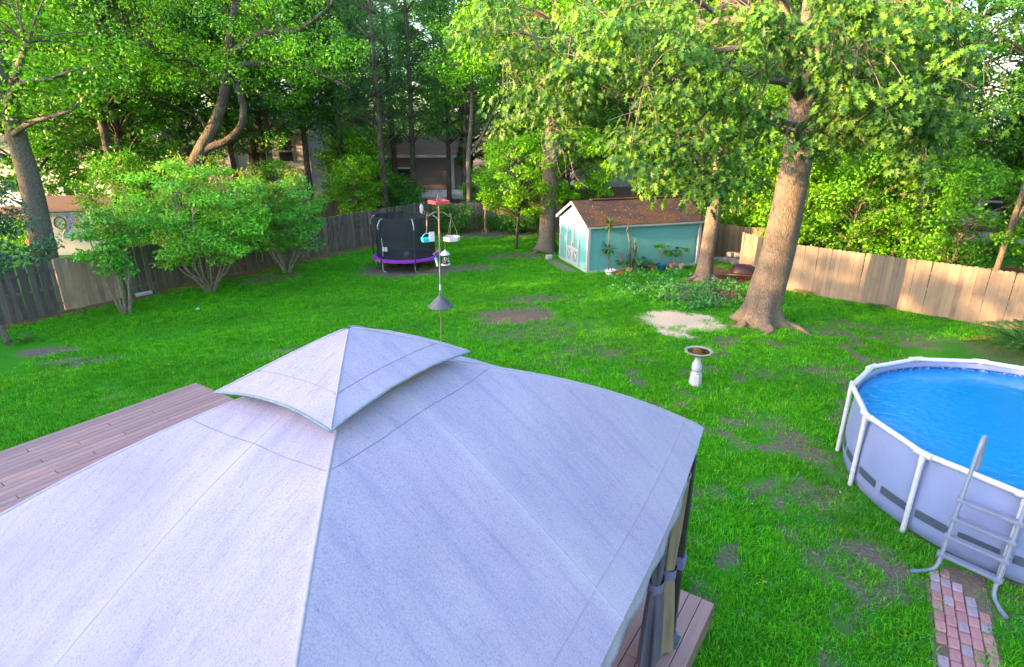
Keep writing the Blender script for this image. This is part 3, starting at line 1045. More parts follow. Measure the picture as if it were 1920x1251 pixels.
# at the corner beside the lawn (local +x, -y) the curtains hang bunched against the post
curtain(1.83, -1.84, M['curtain_grey'], 0.42, 0.19, 0.56, 1, 0.1, 0.3, 5, gaz, "slate grey gathered curtain")
curtain(2.07, -1.90, M['curtain_tan'], 0.22, 0.13, 0.28, 1, 0, 1.6, 4, gaz, "tan gathered curtain")
curtain(-1.85, -1.86, M['curtain_grey'], 0.34, 0.15, 0.42, 1, 0, 0.9, 5, gaz, "slate grey gathered curtain")
curtain(-1.85, 1.86, M['curtain_grey'], 0.34, 0.15, 0.42, 1, 0, 0.6, 5, gaz, "slate grey gathered curtain")
curtain(1.85, 1.86, M['curtain_grey'], 0.34, 0.15, 0.42, 1, 0, 2.0, 5, gaz, "slate grey gathered curtain")
MB().box((PX - 0.02, -PY - 0.005, 1.06), (0.125, 0.12, 0.13), ch=0.01).build("post_strap", M['tie'], gaz)

# ------------------------------------------------------------------ swimming pool
pool = empty("swimming_pool", (PC[0], PC[1], 0), 0, "round grey steel frame pool full of blue water", "pool")
PRm, PH, NP = 2.60, 1.30, 14
A0 = R(148.3)
sw = MB()
prof = [(2.46, 0.0), (2.53, 0.05), (2.555, 0.2), (2.56, 0.55), (2.545, 0.9), (2.52, 1.27)]
sw.lathe(prof, 112, cap=False)
sw.build("wall", M['pool_wall'], pool, smooth=True)
inn = MB().lathe([(2.50, 1.04), (2.505, 1.15), (2.52, 1.27)], 112, cap=False)
inn.f = [tuple(reversed(q)) for q in inn.f]
inn.build("inner_liner", M['pool_wall'], pool, smooth=True)
# printed mosaic band on the liner above the water
bd = bpy.data.meshes.new("mosaic_band")
nb_ = 112
vs = [(2.492 * math.cos(2 * math.pi * k / nb_), 2.492 * math.sin(2 * math.pi * k / nb_), z) for z in (1.10, 1.185) for k in range(nb_ + 1)]
fs = [(k + 1, k, k + nb_ + 1, k + nb_ + 2) for k in range(nb_)]
bd.from_pydata(vs, [], fs)
uv = bd.uv_layers.new(name="UVMap")
for lp in bd.loops:
    k = lp.vertex_index % (nb_ + 1); top = lp.vertex_index >= nb_ + 1
    uv.data[lp.index].uv = (k * 3.5, 2.2 if top else 0.0)
link("mosaic_band", bd, M['liner_print'], pool, smooth=True)
wt = MB()
rings, seg = 36, 112
wt.v.append((0, 0, 1.13))
for i in range(1, rings + 1):
    for k in range(seg):
        a = 2 * math.pi * k / seg; r = 2.488 * i / rings
        x, y = r * math.cos(a), r * math.sin(a)
        wt.v.append((x, y, 1.13 + 0.010 * (float(fbm(x * 1.6, y * 1.6, 3)) - 0.5)))
wt.f += [(0, 1 + k, 1 + (k + 1) % seg) for k in range(seg)]
for i in range(rings - 1):
    for k in range(seg):
        a, b_ = 1 + i * seg + k, 1 + i * seg + (k + 1) % seg
        wt.f.append((a, a + seg, b_ + seg, b_))
wt.build("water", M['water'], pool, smooth=True)


def pp(a, r, z): return (r * math.cos(a), r * math.sin(a), z)


for i in range(NP):
    a = A0 + i * 2 * math.pi / NP; a2 = A0 + (i + 1) * 2 * math.pi / NP
    # top rail: an oval tube between two joints
    p0, p1 = Vector(pp(a, PRm, PH)), Vector(pp(a2, PRm, PH))
    d = (p1 - p0).normalized()
    MB().tube([p0 + d * 0.05, p1 - d * 0.05], 0.042, 12).build("top_rail", M['white_steel'], pool, smooth=40)
    j = MB()
    j.tube([p0 - Vector((-math.sin(a), math.cos(a), 0)) * 0.12 + Vector((0, 0, 0.0)), p0 + Vector((-math.sin(a), math.cos(a), 0)) * 0.12], 0.050, 12)
    j.tube([p0 + Vector((0, 0, 0.0)), Vector(pp(a, PRm + 0.01, PH - 0.13))], [0.046, 0.042], 12)
    j.build("rail_joint", M['white_steel'], pool, smooth=40)
    lg = MB().tube([pp(a, PRm + 0.01, PH - 0.10), pp(a, PRm + 0.015, 0.0)], 0.035, 12).build("leg", M['white_steel'], pool, smooth=40)
    for z in (0.30, 0.42):
        f = (PH - 0.1 - z) / (PH - 0.1)
        MB().tube([pp(a, PRm + 0.01 + .005 * f, z + 0.006), pp(a, PRm + 0.01 + .005 * f, z - 0.006)], 0.041, 12).build("leg_ring", M['white_steel'], lg, smooth=40)
    # dark printed dash on the wall either side of each leg
    for s0, s1 in ((0.06, 0.44), (0.54, 0.94)):
        V = []
        ns = 10
        for q in range(ns + 1):
            aa = a + (a2 - a) * (s0 + (s1 - s0) * q / ns)
            for z in (0.31, 0.44):
                sl = 0.012 if (q in (0, ns) and z > 0.4) else 0
                V.append(pp(aa, 2.566, z - sl))
        MB().add(V, [(2 * q, 2 * q + 2, 2 * q + 3, 2 * q + 1) for q in range(ns)]).build("wall_dash", M['pool_stripe'], pool, smooth=True)

# ------------------------------------------------------------------ pool ladder
la = R(219.5)
lad = empty("pool_ladder", (PC[0], PC[1], 0), la, "grey A frame ladder leaning over the pool wall", "ladder")
for s in (-1, 1):
    y = 0.30 * s
    pts_ = [(3.30, y + 0.20 * s, 0.035), (3.16, y + 0.10 * s, 0.03), (3.05, y + 0.025 * s, 0.06), (3.0, y, 0.15), (2.95, y, 0.32), (2.70, y, 1.35), (2.62, y, 1.68), (2.56, y, 1.80), (2.49, y, 1.835), (2.43, y, 1.80), (2.39, y, 1.70), (2.33, y, 1.35), (2.30, y, 0.9)]
    sm = []
    for q in range(len(pts_) - 1):                      # round the bends
        p0, p1, p2, p3 = [Vector(pts_[min(max(q + o_, 0), len(pts_) - 1)]) for o_ in (-1, 0, 1, 2)]
        for t in (0, .25, .5, .75):
            sm.append(0.5 * ((2 * p1) + (-p0 + p2) * t + (2 * p0 - 5 * p1 + 4 * p2 - p3) * t * t + (-p0 + 3 * p1 - 3 * p2 + p3) * t ** 3))
    sm.append(Vector(pts_[-1]))
    rl = MB().tube(sm, 0.025, 10).build("side_rail", M['grey_tube'], lad, smooth=40)
    MB().tube([sm[0], sm[2]], 0.0285, 10).build("rubber_foot", M['grey_plastic'], rl, smooth=40)
    MB().tube([(2.80, y, 0.95), (2.79, y, 0.98)], 0.031, 10).build("rail_collar", M['grey_plastic'], rl, smooth=40)
for z in (0.26, 0.51, 0.76, 1.01):
    x = 2.95 + (2.70 - 2.95) * (z - 0.32) / 1.03
    st = MB().box((x - 0.01, 0, z), (0.10, 0.70, 0.042), ch=0.006).build("step", M['grey_plastic'], lad)
    for s in (-1, 1):
        MB().box((x, 0.30 * s, z - 0.003), (0.074, 0.074, 0.074), ch=0.008).build("step_clamp", M['grey_plastic'], st)
    xi = 2.33 - (1.35 - z) * 0.06
for z in (0.92,):
    MB().box((2.30, 0, z), (0.075, 0.60, 0.03), ch=0.006).build("step", M['grey_plastic'], lad)

# ------------------------------------------------------------------ fences
def picket_mesh(name, w, h, t, style, mat):
    """one fence board standing on its foot; dog-eared, rounded or square top"""
    if style == 'ear': out = [(-w / 2, 0), (w / 2, 0), (w / 2, h - 0.03), (w / 2 - 0.028, h), (-w / 2 + 0.028, h), (-w / 2, h - 0.03)]
    else: out = [(-w / 2, 0), (w / 2, 0), (w / 2, h), (-w / 2, h)]
    me = MB().prism(out, -t / 2, t / 2).mesh(name)
    me.materials.append(mat)
    return me


def fence(p0, p1, label, mat, h, w, gap, style='flat', shadowbox=False, group=None, tilt=0.012, hj=0.03, posts=True, rails_front=False, post_h=None, name="fence"):
    dx, dy = p1[0] - p0[0], p1[1] - p0[1]
    L = math.hypot(dx, dy)
    f = empty(name, (p0[0], p0[1], 0), math.atan2(dy, dx), label, "fence", group)
    me = picket_mesh("picket", w, h, 0.02, style, mat)
    n = int(L / (w + gap))
    for i in range(n):
        x = (i + 0.5) * (w + gap)
        sides = (-1,) if not shadowbox else ((-1,) if i % 2 == 0 else (1,))
        for s in sides:
            o = bpy.data.objects.new("picket", me); col.objects.link(o); o.parent = f
            o.location = (x, s * 0.034, rnd.uniform(-hj, hj * 0.3) + 0.02)
            o.rotation_euler = (rnd.gauss(0, tilt * 0.6), rnd.gauss(0, tilt), rnd.gauss(0, 0.01))
    for z in ((0.28, 0.80, 1.32) if h > 1.3 else (0.25, 0.85)):
        MB().box((L / 2, 0.0, z), (L, 0.036, 0.085)).build("rail", mat, f)
    if posts:
        k = max(1, int(round(L / 2.4)))
        for i in range(k + 1):
            MB().box((min(max(L * i / k, 0.06), L - 0.06), 0.062 if not shadowbox else 0.0, (post_h or h) / 2 - 0.04), (0.09, 0.085 if not shadowbox else 0.05, (post_h or h) + 0.02)).build("post", mat, f)
    return f


# the left boundary: weathered board-on-board fence, a short repaired piece, then the long run to the back
fence((-17.6, 12.0), (-14.16, 17.75), "old grey board fence, short run beside the slender sapling", M['fence_old'], 1.62, 0.155, -0.012, 'flat', True, tilt=0.012)
fence((-14.16, 17.78), (-13.25, 19.35), "short repaired fence piece of pale new upright boards", M['fence_new'], 1.66, 0.17, 0.001, 'flat', tilt=0.005, hj=0.02)
fence((-13.25, 19.38), (-4.3, 32.6), "long weathered brown board fence behind the three crape myrtles", M['fence_old'], 1.62, 0.145, -0.012, 'flat', True, tilt=0.010)
fence((-4.2, 32.75), (-0.9, 33.5), "dark old board fence in shrub shade behind the carved post", M['fence_old'], 1.45, 0.14, 0.006, 'flat', tilt=0.014)
fence((-0.9, 33.5), (8.4, 34.2), "tan back fence behind the teal shed and the round shrub", M['fence_back'], 1.42, 0.14, 0.006, 'ear')
fence((-13.5, 32.4), (-6.2, 36.4), "yellowish neighbour fence rising behind the long weathered fence", M['fence_back'], 1.62, 0.14, 0.006, 'ear')
# the right boundary
fence((8.3, 26.4), (11.4, 24.1), "brown fence run between the shed and the stacked stones", M['fence_back'], 1.45, 0.14, 0.006, 'flat')
fence((9.45, 23.85), (10.1, 20.9), "pale grey fence panel behind the upturned wheelbarrow", M['fence_right'], 1.42, 0.14, 0.004, 'flat')
fence((9.05, 20.85), (17.2, 13.31), "sunlit pale wooden privacy fence with clipped picket tops", M['fence_right'], 1.66, 0.136, 0.004, 'ear', tilt=0.006, hj=0.015)

M['stone_dark'] = simple('grey_slab', (0.115, 0.105, 0.105), 0.9, 0.25, 9, bumps=0.4)
# ------------------------------------------------------------------ teal shed
shed = empty("garden_shed", (SH['o'][0], SH['o'][1], 0), SH['a'], "teal garden shed with white trim and leaf covered brown roof", "shed")
SL, SWD, SHh, SRg = SH['L'], SH['W'], 1.92, 2.62
# grooved siding: every panel a board with a shadow groove beside it
side_me = MB().box((0, 0, 0), (0.203, 0.028, SHh - 0.10), ch=0.003).mesh("siding_board"); side_me.materials.append(M['shed_teal'])
nS = int((SL - 0.16) / 0.2055)
for i in range(nS):
    for yy in (0.03, SWD - 0.03):
        o = bpy.data.objects.new("siding_board", side_me); col.objects.link(o); o.parent = shed
        o.location = (0.095 + (i + 0.5) * 0.2055, yy, 0.07 + (SHh - 0.10) / 2)
core = MB()
core.prism([(0.045, 0.06), (SWD - 0.045, 0.06), (SWD - 0.045, SHh - 0.02), (SWD / 2, SRg - 0.06), (0.045, SHh - 0.02)], 0.06, SL - 0.06)
core.v = [(y, x, z) for x, y, z in core.v]; core.f = [tuple(reversed(q)) for q in core.f]
core.build("wall", M['shed_teal'], shed)
nE = 15
wE = (SWD - 0.10) / nE
for ex in (0.03, SL - 0.03):
    for i in range(nE):
        y0 = 0.05 + i * wE + 0.002; y1 = 0.05 + (i + 1) * wE - 0.002
        zt = lambda y: SHh - 0.03 + (SRg - SHh - 0.04) * (1 - abs(y - SWD / 2) / (SWD / 2))
        out = [(y0, 0.06), (y1, 0.06), (y1, zt(y1)), (y0, zt(y0))]
        b = MB().prism(out, ex - 0.014, ex + 0.014)
        b.v = [(y, x, z) for x, y, z in b.v]; b.f = [tuple(reversed(q)) for q in b.f]
        b.build("siding_board", M['shed_teal'], shed)
for x in (0.04, SL - 0.04):
    for y in (0.03, SWD - 0.03):
        MB().box((x, y, SHh / 2 + 0.02), (0.115, 0.095, SHh - 0.02), ch=0.004).build("corner_trim", M['white_paint'], shed)
MB().box((SL / 2, 0.015, 0.045), (SL - 0.14, 0.06, 0.09)).build("base_trim", M['concrete'], shed)
MB().box((0.02, SWD / 2, 0.045), (0.06, SWD - 0.14, 0.09)).build("base_trim", M['white_paint'], shed)
# roof: two slopes with overlapping shingle courses
OV = 0.14
run = math.hypot(SWD / 2 + OV, (SRg - SHh) * (SWD / 2 + OV) / (SWD / 2))
slope = math.atan2(SRg - SHh, SWD / 2)
for sd in (0, 1):
    rf = MB()
    nC = 12
    for c in range(nC):
        d0, d1 = run * c / nC, run * (c + 1) / nC + 0.03
        dm = (d0 + d1) / 2
        yy = SWD / 2 - math.cos(slope) * dm; zz = SRg - math.sin(slope) * dm + 0.03 + 0.006
        if sd: yy = SWD - yy
        rf.box((SL / 2, yy, zz), (SL + 2 * OV, d1 - d0, 0.018), (0, 0, 0) if False else ((slope + 0.045) * (1 if not sd else -1), 0, 0))
    rf.build("roof_slope", M['shed_roof'], shed)
    ye = -OV if not sd else SWD + OV
    ze = SHh - (SRg - SHh) * OV / (SWD / 2)
    MB().box((SL / 2, ye + (0.01 if not sd else -0.01), ze - 0.025), (SL + 2 * OV + 0.02, 0.03, 0.10), ch=0.003).build("fascia", M['white_paint'], shed)
    for x in (-OV, SL + OV):
        dm = run / 2; yy = SWD / 2 - math.cos(slope) * dm; zz = SRg - math.sin(slope) * dm - 0.02
        if sd: yy = SWD - yy
        MB().box((x, yy, zz), (0.028, run, 0.10), (slope * (1 if not sd else -1), 0, 0), ch=0.003).build("rake_trim", M['white_paint'], shed)
MB().box((SL / 2 + 0.2, SWD / 2, SRg + 0.06), (SL - 1.0, 0.22, 0.04), ch=0.01).build("ridge_vent", M['shed_roof'], shed)
# double door on the gable end
dr = empty("door", (0.005, SWD / 2 + 0.02, 0.10)); dr.parent = shed
DWd, DHt = 1.32, 1.62
for s in (-1, 1):
    yc = s * DWd / 4
    for (cy, cz, sy, sz) in ((yc - s * (DWd / 4 - 0.05), DHt / 2, 0.10, DHt), (yc + s * (DWd / 4 - 0.05), DHt / 2, 0.10, DHt)):
        MB().box((-0.012, cy, cz), (0.03, sy, sz), ch=0.003).build("stile", M['white_paint'], dr)
    for cz, hz in ((0.05, 0.10), (0.62, 0.11), (DHt - 0.06, 0.13)):
        MB().box((-0.011, yc, cz), (0.028, DWd / 2 - 0.2, hz), ch=0.003).build("door_rail", M['white_paint'], dr)
    ln = math.hypot(0.46, DWd / 2 - 0.2); an = math.atan2(0.46, DWd / 2 - 0.2)
    for q in (-1, 1):
        MB().box((-0.010 - 0.002 * q, yc, 0.335), (0.022, ln, 0.055), (q * an, 0, 0)).build("cross_brace", M['white_paint'], dr)
    # arched corners of the upper panel
    for q in (-1, 1):
        V = [(0, 0)] + [(0.13 - 0.13 * math.cos(t), 0.13 - 0.13 * math.sin(t)) for t in np.linspace(0, math.pi / 2, 6)]
        b = MB().prism([(yc + q * (DWd / 4 - 0.10 - u), DHt - 0.125 - v) for u, v in V], -0.024, 0.0)
        b.v = [(y, x, z) for x, y, z in b.v]
        b.build("arch_bracket", M['white_paint'], dr)
hd = MB().box((-0.03, -0.03, 0.78), (0.02, 0.03, 0.12), ch=0.004).build("handle", M['black_metal'], dr)
MB().box((-0.014, 0, DHt + 0.05), (0.032, DWd + 0.04, 0.10), ch=0.003).build("door_head", M['white_paint'], dr)

# leaves and twigs lying on the shed roof
lv = MB()
for i in range(520):
    x = rnd.uniform(0.0, SL + 0.1); d = run * rnd.uniform(0.05, 0.95)
    if rnd.random() > 0.25 + 0.9 * float(fbm(x * 1.5, d * 1.5, 3)): continue
    y = SWD / 2 - math.cos(slope) * d; z = SRg - math.sin(slope) * d + 0.055
    a = rnd.uniform(0, 6.28); s = rnd.uniform(0.02, 0.05)
    px, py = math.cos(a) * s, math.sin(a) * s
    k = len(lv.v)
    zz = lambda yy: SRg - math.tan(slope) * (SWD / 2 - yy) + 0.052 + rnd.uniform(0, 0.02)
    q = [(x + px, y + py), (x - py * 0.5, y + px * 0.5), (x - px, y - py), (x + py * 0.5, y - px * 0.5)]
    lv.v += [(a_, b_, zz(b_)) for a_, b_ in q]; lv.f.append((k, k + 1, k + 2, k + 3))
M['dry_leaf'] = leaf_mat("dry_leaves", (0.065, 0.034, 0.018), (0.19, 0.105, 0.055), 0.1, 0.8, 0.2, False)
lo = lv.build("fallen_leaves", M['dry_leaf'], None, (SH['o'][0], SH['o'][1], 0), (0, 0, SH['a']))
tag(lo, "dry brown leaves and needles scattered over the shed roof", "leaves", kind="stuff")
bk = MB().box((0, 0, 0.10), (0.26, 0.18, 0.20), ch=0.02).build("concrete_block", M['concrete'], None, (1.62, 25.25, 0.0), (0, 0, 0.3))
tag(bk, "small pale concrete block at the far corner of the shed's door end", "block")
sl = MB().box((0, 0, 0.02), (0.5, 2.1, 0.04), ch=0.01).build("doorstep_slab", M['stone_dark'], None, (2.02, 23.90, 0.0), (0, 0, SH['a'] + 0.03))
tag(sl, "flat grey slab on the ground below the white shed doors", "slab")

# ------------------------------------------------------------------ leaf shapes baked into meshes with numpy
LEAF_V = np.array([(0, 0, 0), (0.27, 0.45, 0.07), (0, 1, 0), (-0.27, 0.45, 0.07)], float)
LEAF_F = np.array([(0, 1, 2), (0, 2, 3)])
OAK_H = [(0.0, 0.0), (0.03, 0.14), (0.24, 0.24), (0.08, 0.36), (0.36, 0.56), (0.09, 0.60), (0.24, 0.86), (0.06, 0.80), (0.0, 1.06)]
OAK_V = np.array([(x, y, -0.10 * y * y - 0.25 * x * x + 0.04 * (x > 0.1)) for x, y in OAK_H] + [(-x, y, -0.10 * y * y - 0.25 * x * x + 0.04 * (x > 0.1)) for x, y in OAK_H[1:-1]])
OAK_F = np.array([[0, 1, 2, 3, 4, 5, 6, 7, 8], [0, 8, 15, 14, 13, 12, 11, 10, 9]])
NEEDLE_V = np.array([(-0.018, 0, 0), (0.018, 0, 0), (0.0, 1, -0.10)], float)
NEEDLE_F = np.array([(0, 1, 2)])
BLADE_V = np.array([(-0.03, 0, 0), (0.03, 0, 0), (0.045, 0.5, 0.06), (-0.045, 0.5, 0.06), (0, 1, -0.06)], float)


def unit(v): return v / np.maximum(np.linalg.norm(v, axis=-1, keepdims=True), 1e-9)


def bake_leaves(pos, axis, normal, size, tv, tf):
    y = unit(axis)
    x = unit(np.cross(y, normal))
    z = np.cross(x, y)
    Rm = np.stack([x, y, z], -1)                                  # columns
    v = np.einsum('nij,kj->nki', Rm, tv) * size[:, None, None] + pos[:, None, :]
    k = len(tv)
    f = (tf[None, :, :] + (np.arange(len(pos)) * k)[:, None, None]).reshape(-1, tf.shape[1])
    return v.reshape(-1, 3), f


def leaf_cloud(r, centres, radii, per, size, droop=0.2, flat=0.65, tmpl=(LEAF_V, LEAF_F), hub=None):
    """leaves gathered in clumps: most near each clump's skin, facing outwards and up"""
    C = np.repeat(centres, per, 0); Rd = np.repeat(radii, per)
    n = len(C)
    d = unit(r.normal(size=(n, 3)))
    rad = Rd * (0.35 + 0.65 * r.random(n) ** 0.6)
    off = d * rad[:, None]; off[:, 2] *= flat
    pos = C + off
    out = d.copy(); out[:, 2] *= 0.4
    axis = unit(out * 0.8 + r.normal(size=(n, 3)) * 0.7 + np.array([0, 0, -droop * 1.6]))
    nor = unit(d * 0.6 + np.array([0, 0, 0.9]) + r.normal(size=(n, 3)) * 0.55)
    s = size * r.uniform(0.65, 1.3, n)
    return bake_leaves(pos, axis, nor, s, *tmpl)


def bez(p0, p1, p2, n):
    return [p0 * (1 - t) ** 2 + p1 * 2 * t * (1 - t) + p2 * t * t for t in np.linspace(0, 1, n)]


def branch_to(mb, trunk_pts, trunk_rad, tgt, r, rb=0.05, sides=5, seg=6, up=0.3):
    """a limb from the trunk to a clump, leaving the trunk below it and arching out"""
    tz = tgt[2] - 0.35 * math.hypot(tgt[0] - trunk_pts[0][0], tgt[1] - trunk_pts[0][1]) - r.uniform(0, 0.6)
    i = int(np.argmin([abs(p[2] - tz) for p in trunk_pts]))
    i = max(i, 1)
    p0 = np.array(trunk_pts[i]); p2 = np.array(tgt)
    mid = (p0 + p2) / 2 + np.array([r.normal(0, .15), r.normal(0, .15), up * np.linalg.norm(p2 - p0) * 0.5])
    pts = bez(p0, mid, p2, seg)
    ra = min(rb, trunk_rad[i] * 0.7)
    mb.tube([tuple(p) for p in pts], list(np.linspace(ra, ra * 0.25, seg)), sides, False)


def trunk_line(r, h, bend, n=12, lean=(0, 0)):
    pts = []
    ph = r.uniform(0, 6.28, 2)
    for i in range(n + 1):
        t = i / n
        pts.append((lean[0] * t * h + bend * math.sin(t * 4 + ph[0]) * t, lean[1] * t * h + bend * math.sin(t * 3.3 + ph[1]) * t, h * t))
    return pts


def flare(rad0, pts, k=0.5, top=0.25):
    h = pts[-1][2]
    return [rad0 * ((1 - p[2] / h) * (1 - top) + top) * (1 + k * math.exp(-p[2] / (rad0 * 1.6))) for p in pts]


def make_tree(name, seed, h, r0, base, cr, nclump, per, leaf, clump_r, leafmat, barkmat, bend=0.3, shape='oval', tmpl=(LEAF_V, LEAF_F), droop=0.2, lean=(0, 0), flat=0.65, rb=0.07):
    r = np.random.default_rng(seed)
    root = empty(name)
    pts = trunk_line(r, h * 0.93, bend, 12, lean)
    rad = flare(r0, pts)
    mb = MB()
    mb.tube(pts, rad, 10)
    C, Rr = [], []
    for i in range(nclump):
        t = ((i + r.uniform(0, 1)) / nclump)
        z = base + (h - base) * t
        if shape == 'oval': prof = math.sin(math.pi * (0.12 + 0.82 * t)) ** 0.7
        elif shape == 'cone': prof = (1 - t) ** 0.75 * 0.95 + 0.08
        else: prof = 0.75 + 0.25 * math.sin(math.pi * t)
        a = i * 2.39996 + r.uniform(-.5, .5)
        d = cr * prof * (0.25 + 0.78 * r.random() ** 0.55)
        j = int(np.clip(z / (h * 0.93) * 12, 0, 12))
        c = np.array([pts[j][0] + d * math.cos(a), pts[j][1] + d * math.sin(a), z])
        C.append(c); Rr.append(clump_r * r.uniform(0.65, 1.25))
    C = np.array(C); Rr = np.array(Rr)
    for c in C:
        branch_to(mb, pts, rad, c, r, rb)
    mb.build("trunk", barkmat, root, smooth=True)
    v, f = leaf_cloud(r, C, Rr, per, leaf, droop, flat, tmpl)
    link("crown", np_mesh("crown", v, f), leafmat, root)
    return root


def place(tree, used, loc, rz, s, label, cat="tree", group=None):
    o = tree if not used.get(tree.name) else copy_tree(tree)
    used[tree.name] = True
    o.location = loc; o.rotation_euler = (0, 0, rz)
    o.scale = (s, s, s) if not hasattr(s, '__len__') else s
    if "group" in o and not group: del o["group"]
    tag(o, label, cat, group)
    return o


M['leaf_pot'] = leaf_mat("pot_leaves", (0.015, 0.09, 0.015), (0.05, 0.20, 0.03), 0.25, 0.45)
M['leaf_yucca'] = leaf_mat("spiky_leaves", (0.012, 0.055, 0.020), (0.05, 0.13, 0.03), 0.15, 0.5)

# ------------------------------------------------------------------ pot plants along the shed wall
def pot_mesh(parent, r, h, mat, bowl=False, rim=True):
    pr = [(r * 0.72, 0), (r * 0.76, h * 0.04), (r * 0.98, h * 0.86), (r * 1.08, h * 0.87), (r * 1.10, h), (r * 0.98, h), (r * 0.95, h * 0.88), (0.01, h * 0.86)]
    if bowl: pr = [(r * 0.62, 0), (r * 0.66, h * 0.2), (r * 0.9, h * 0.5), (r * 1.02, h * 0.85), (r * 1.06, h), (r * 0.98, h), (r * 0.94, h * 0.88), (0.01, h * 0.86)]
    return MB().lathe(pr, 22).build("pot", mat, parent, smooth=40)


def paddle_leaves(r, base, n, reach, size, up=0.6):
    """stalked leaves fanning from a point"""
    th = r.uniform(0, 6.283, n); el = r.uniform(0.1, 1.0, n)
    d = np.stack([np.cos(th), np.sin(th), up + el], 1); d = unit(d)
    pos = base + d * (reach * r.uniform(0.5, 1.0, n))[:, None]
    ax = unit(np.stack([np.cos(th), np.sin(th), np.full(n, -0.15)], 1) + r.normal(size=(n, 3)) * 0.2)
    nor = np.tile([0, 0, 1.0], (n, 1)) + r.normal(size=(n, 3)) * 0.3
    return pos, ax, nor, size * r.uniform(0.7, 1.25, n)


def spiky_head(r, c, n, ln, down=0.4):
    d = unit(r.normal(size=(n, 3)) + np.array([0, 0, 0.3 - down]))
    return np.tile(c, (n, 1)) + d * 0.03, d, np.tile([0.01, 0, 1.0], (n, 1)) + r.normal(size=(n, 3)) * 0.1, ln * r.uniform(0.7, 1.1, n)


BL_V, BL_F = BLADE_V[:, :] * np.array([1.0, 1, 1]), None


def blades(r, c, n, ln, down, tv_scale=1.0):
    pos, ax, nor, s = spiky_head(r, np.array(c, float), n, ln, down)
    return bake_leaves(pos, ax, nor, s, LEAF_V * np.array([0.28 * tv_scale, 1, 0.4]), LEAF_F)


rp = np.random.default_rng(21)
M['pot_white'] = simple("white_glaze", (0.52, 0.54, 0.60), 0.35, 0.05, 6, bumps=0.0)
M['pot_terracotta'] = simple("terracotta", (0.30, 0.16, 0.13), 0.85, 0.15, 10)
M['pot_orange'] = simple("orange_glaze", (0.42, 0.15, 0.03), 0.4, 0.15, 10)
M['pot_black'] = simple("black_plastic_pot", (0.02, 0.022, 0.025), 0.5, 0.2, 10)
M['pot_blue'] = simple("blue_glaze", (0.02, 0.115, 0.20), 0.25, 0.15, 10)
M['pot_tan'] = simple("tan_clay", (0.42, 0.31, 0.22), 0.85, 0.15, 10)


def potted(name, loc, label, r, h, mat, bowl=False):
    e_ = empty(name, loc, 0, label, "potted plant")
    pot_mesh(e_, r, h, mat, bowl)
    return e_


e_ = potted("potted_dracaena", (3.84, 22.50, 0), "tall bare stemmed dracaena with spiky tufts in white bowl", 0.21, 0.2, M['pot_white'], True)
MB().lathe([(0.205, 0.115), (0.212, 0.12), (0.212, 0.14), (0.205, 0.145)], 22, cap=False).build("pot_stripe", M['pot_blue'], e_)
st = MB()
st.tube([(0.07, 0, 0.17), (-0.02, 0.02, 0.6), (-0.08, 0.04, 1.1), (-0.10, 0.05, 1.6), (-0.12, 0.05, 1.98)], [0.022, 0.018, 0.017, 0.016, 0.014], 7)
st.tube([(-0.04, 0.03, 0.17), (-0.10, 0.02, 0.5), (-0.09, 0.03, 0.95)], [0.018, 0.015, 0.012], 7)
st.build("stem", M['dead_twig'], e_, smooth=True)
v1, f1 = blades(rp, (-0.09, 0.04, 1.03), 60, 0.42, 0.55)
v2, f2 = blades(rp, (-0.12, 0.05, 1.98), 50, 0.33, 0.2)
link("leaves", np_mesh("leaves", np.concatenate([v1, v2]), np.concatenate([f1, f2 + len(v1)])), M['leaf_yucca'], e_)

tr_ = MB().box((0, 0, 0.05), (0.5, 0.2, 0.10), ch=0.015).build("planter_trough", M['pot_orange'], None, (4.16, 22.56, 0), (0, 0, 0.3))
tag(tr_, "low empty terracotta trough in the weeds beside the white bowl", "planter")

e_ = potted("potted_cactus", (4.70, 22.92, 0), "tall pencil cactus with jointed stems in pink clay pot", 0.17, 0.24, M['pot_terracotta'])
st = MB()
for (x0, pts_) in ((0, [(0, 0, .2), (-.05, 0, .6), (-.09, 0, .9), (-.05, 0, 1.15), (-.14, 0, 1.45), (-.2, 0.02, 1.7), (-.15, .02, 1.95)]), (0, [(.05, 0, .2), (.10, 0, .6), (.16, 0, 1.0), (.12, 0, 1.35)]), (0, [(.08, .05, .2), (.2, .04, .55), (.22, .04, .85), (.18, .04, 1.12)]), (0, [(-.02, .03, .2), (.0, .05, .7), (.03, .04, 1.0)])):
    st.tube(pts_, [0.03] * (len(pts_) - 1) + [0.014], 6)
st.build("stem", M['dead_twig'], e_, smooth=True)
P_ = [blades(rp, (x, y, z), 14, 0.16, 0.1, 1.6) for x, y, z in ((.1, 0, .5), (.14, 0, .8), (.16, 0, 1.1), (-.06, 0, .6), (.2, .04, .7), (.02, .04, .9), (-.03, 0, .4), (.12, 0, .35), (-.1, 0, 1.25))]
P_.append(bake_leaves(*paddle_leaves(rp, np.array([-.22, -.05, .25]), 26, .3, .2, .3), LEAF_V, LEAF_F))
vo_, fo_, k = [], [], 0
for v, f in P_: vo_.append(v); fo_.append(f + k); k += len(v)
link("leaves", np_mesh("leaves", np.concatenate(vo_), np.concatenate(fo_)), M['leaf_pot'], e_)


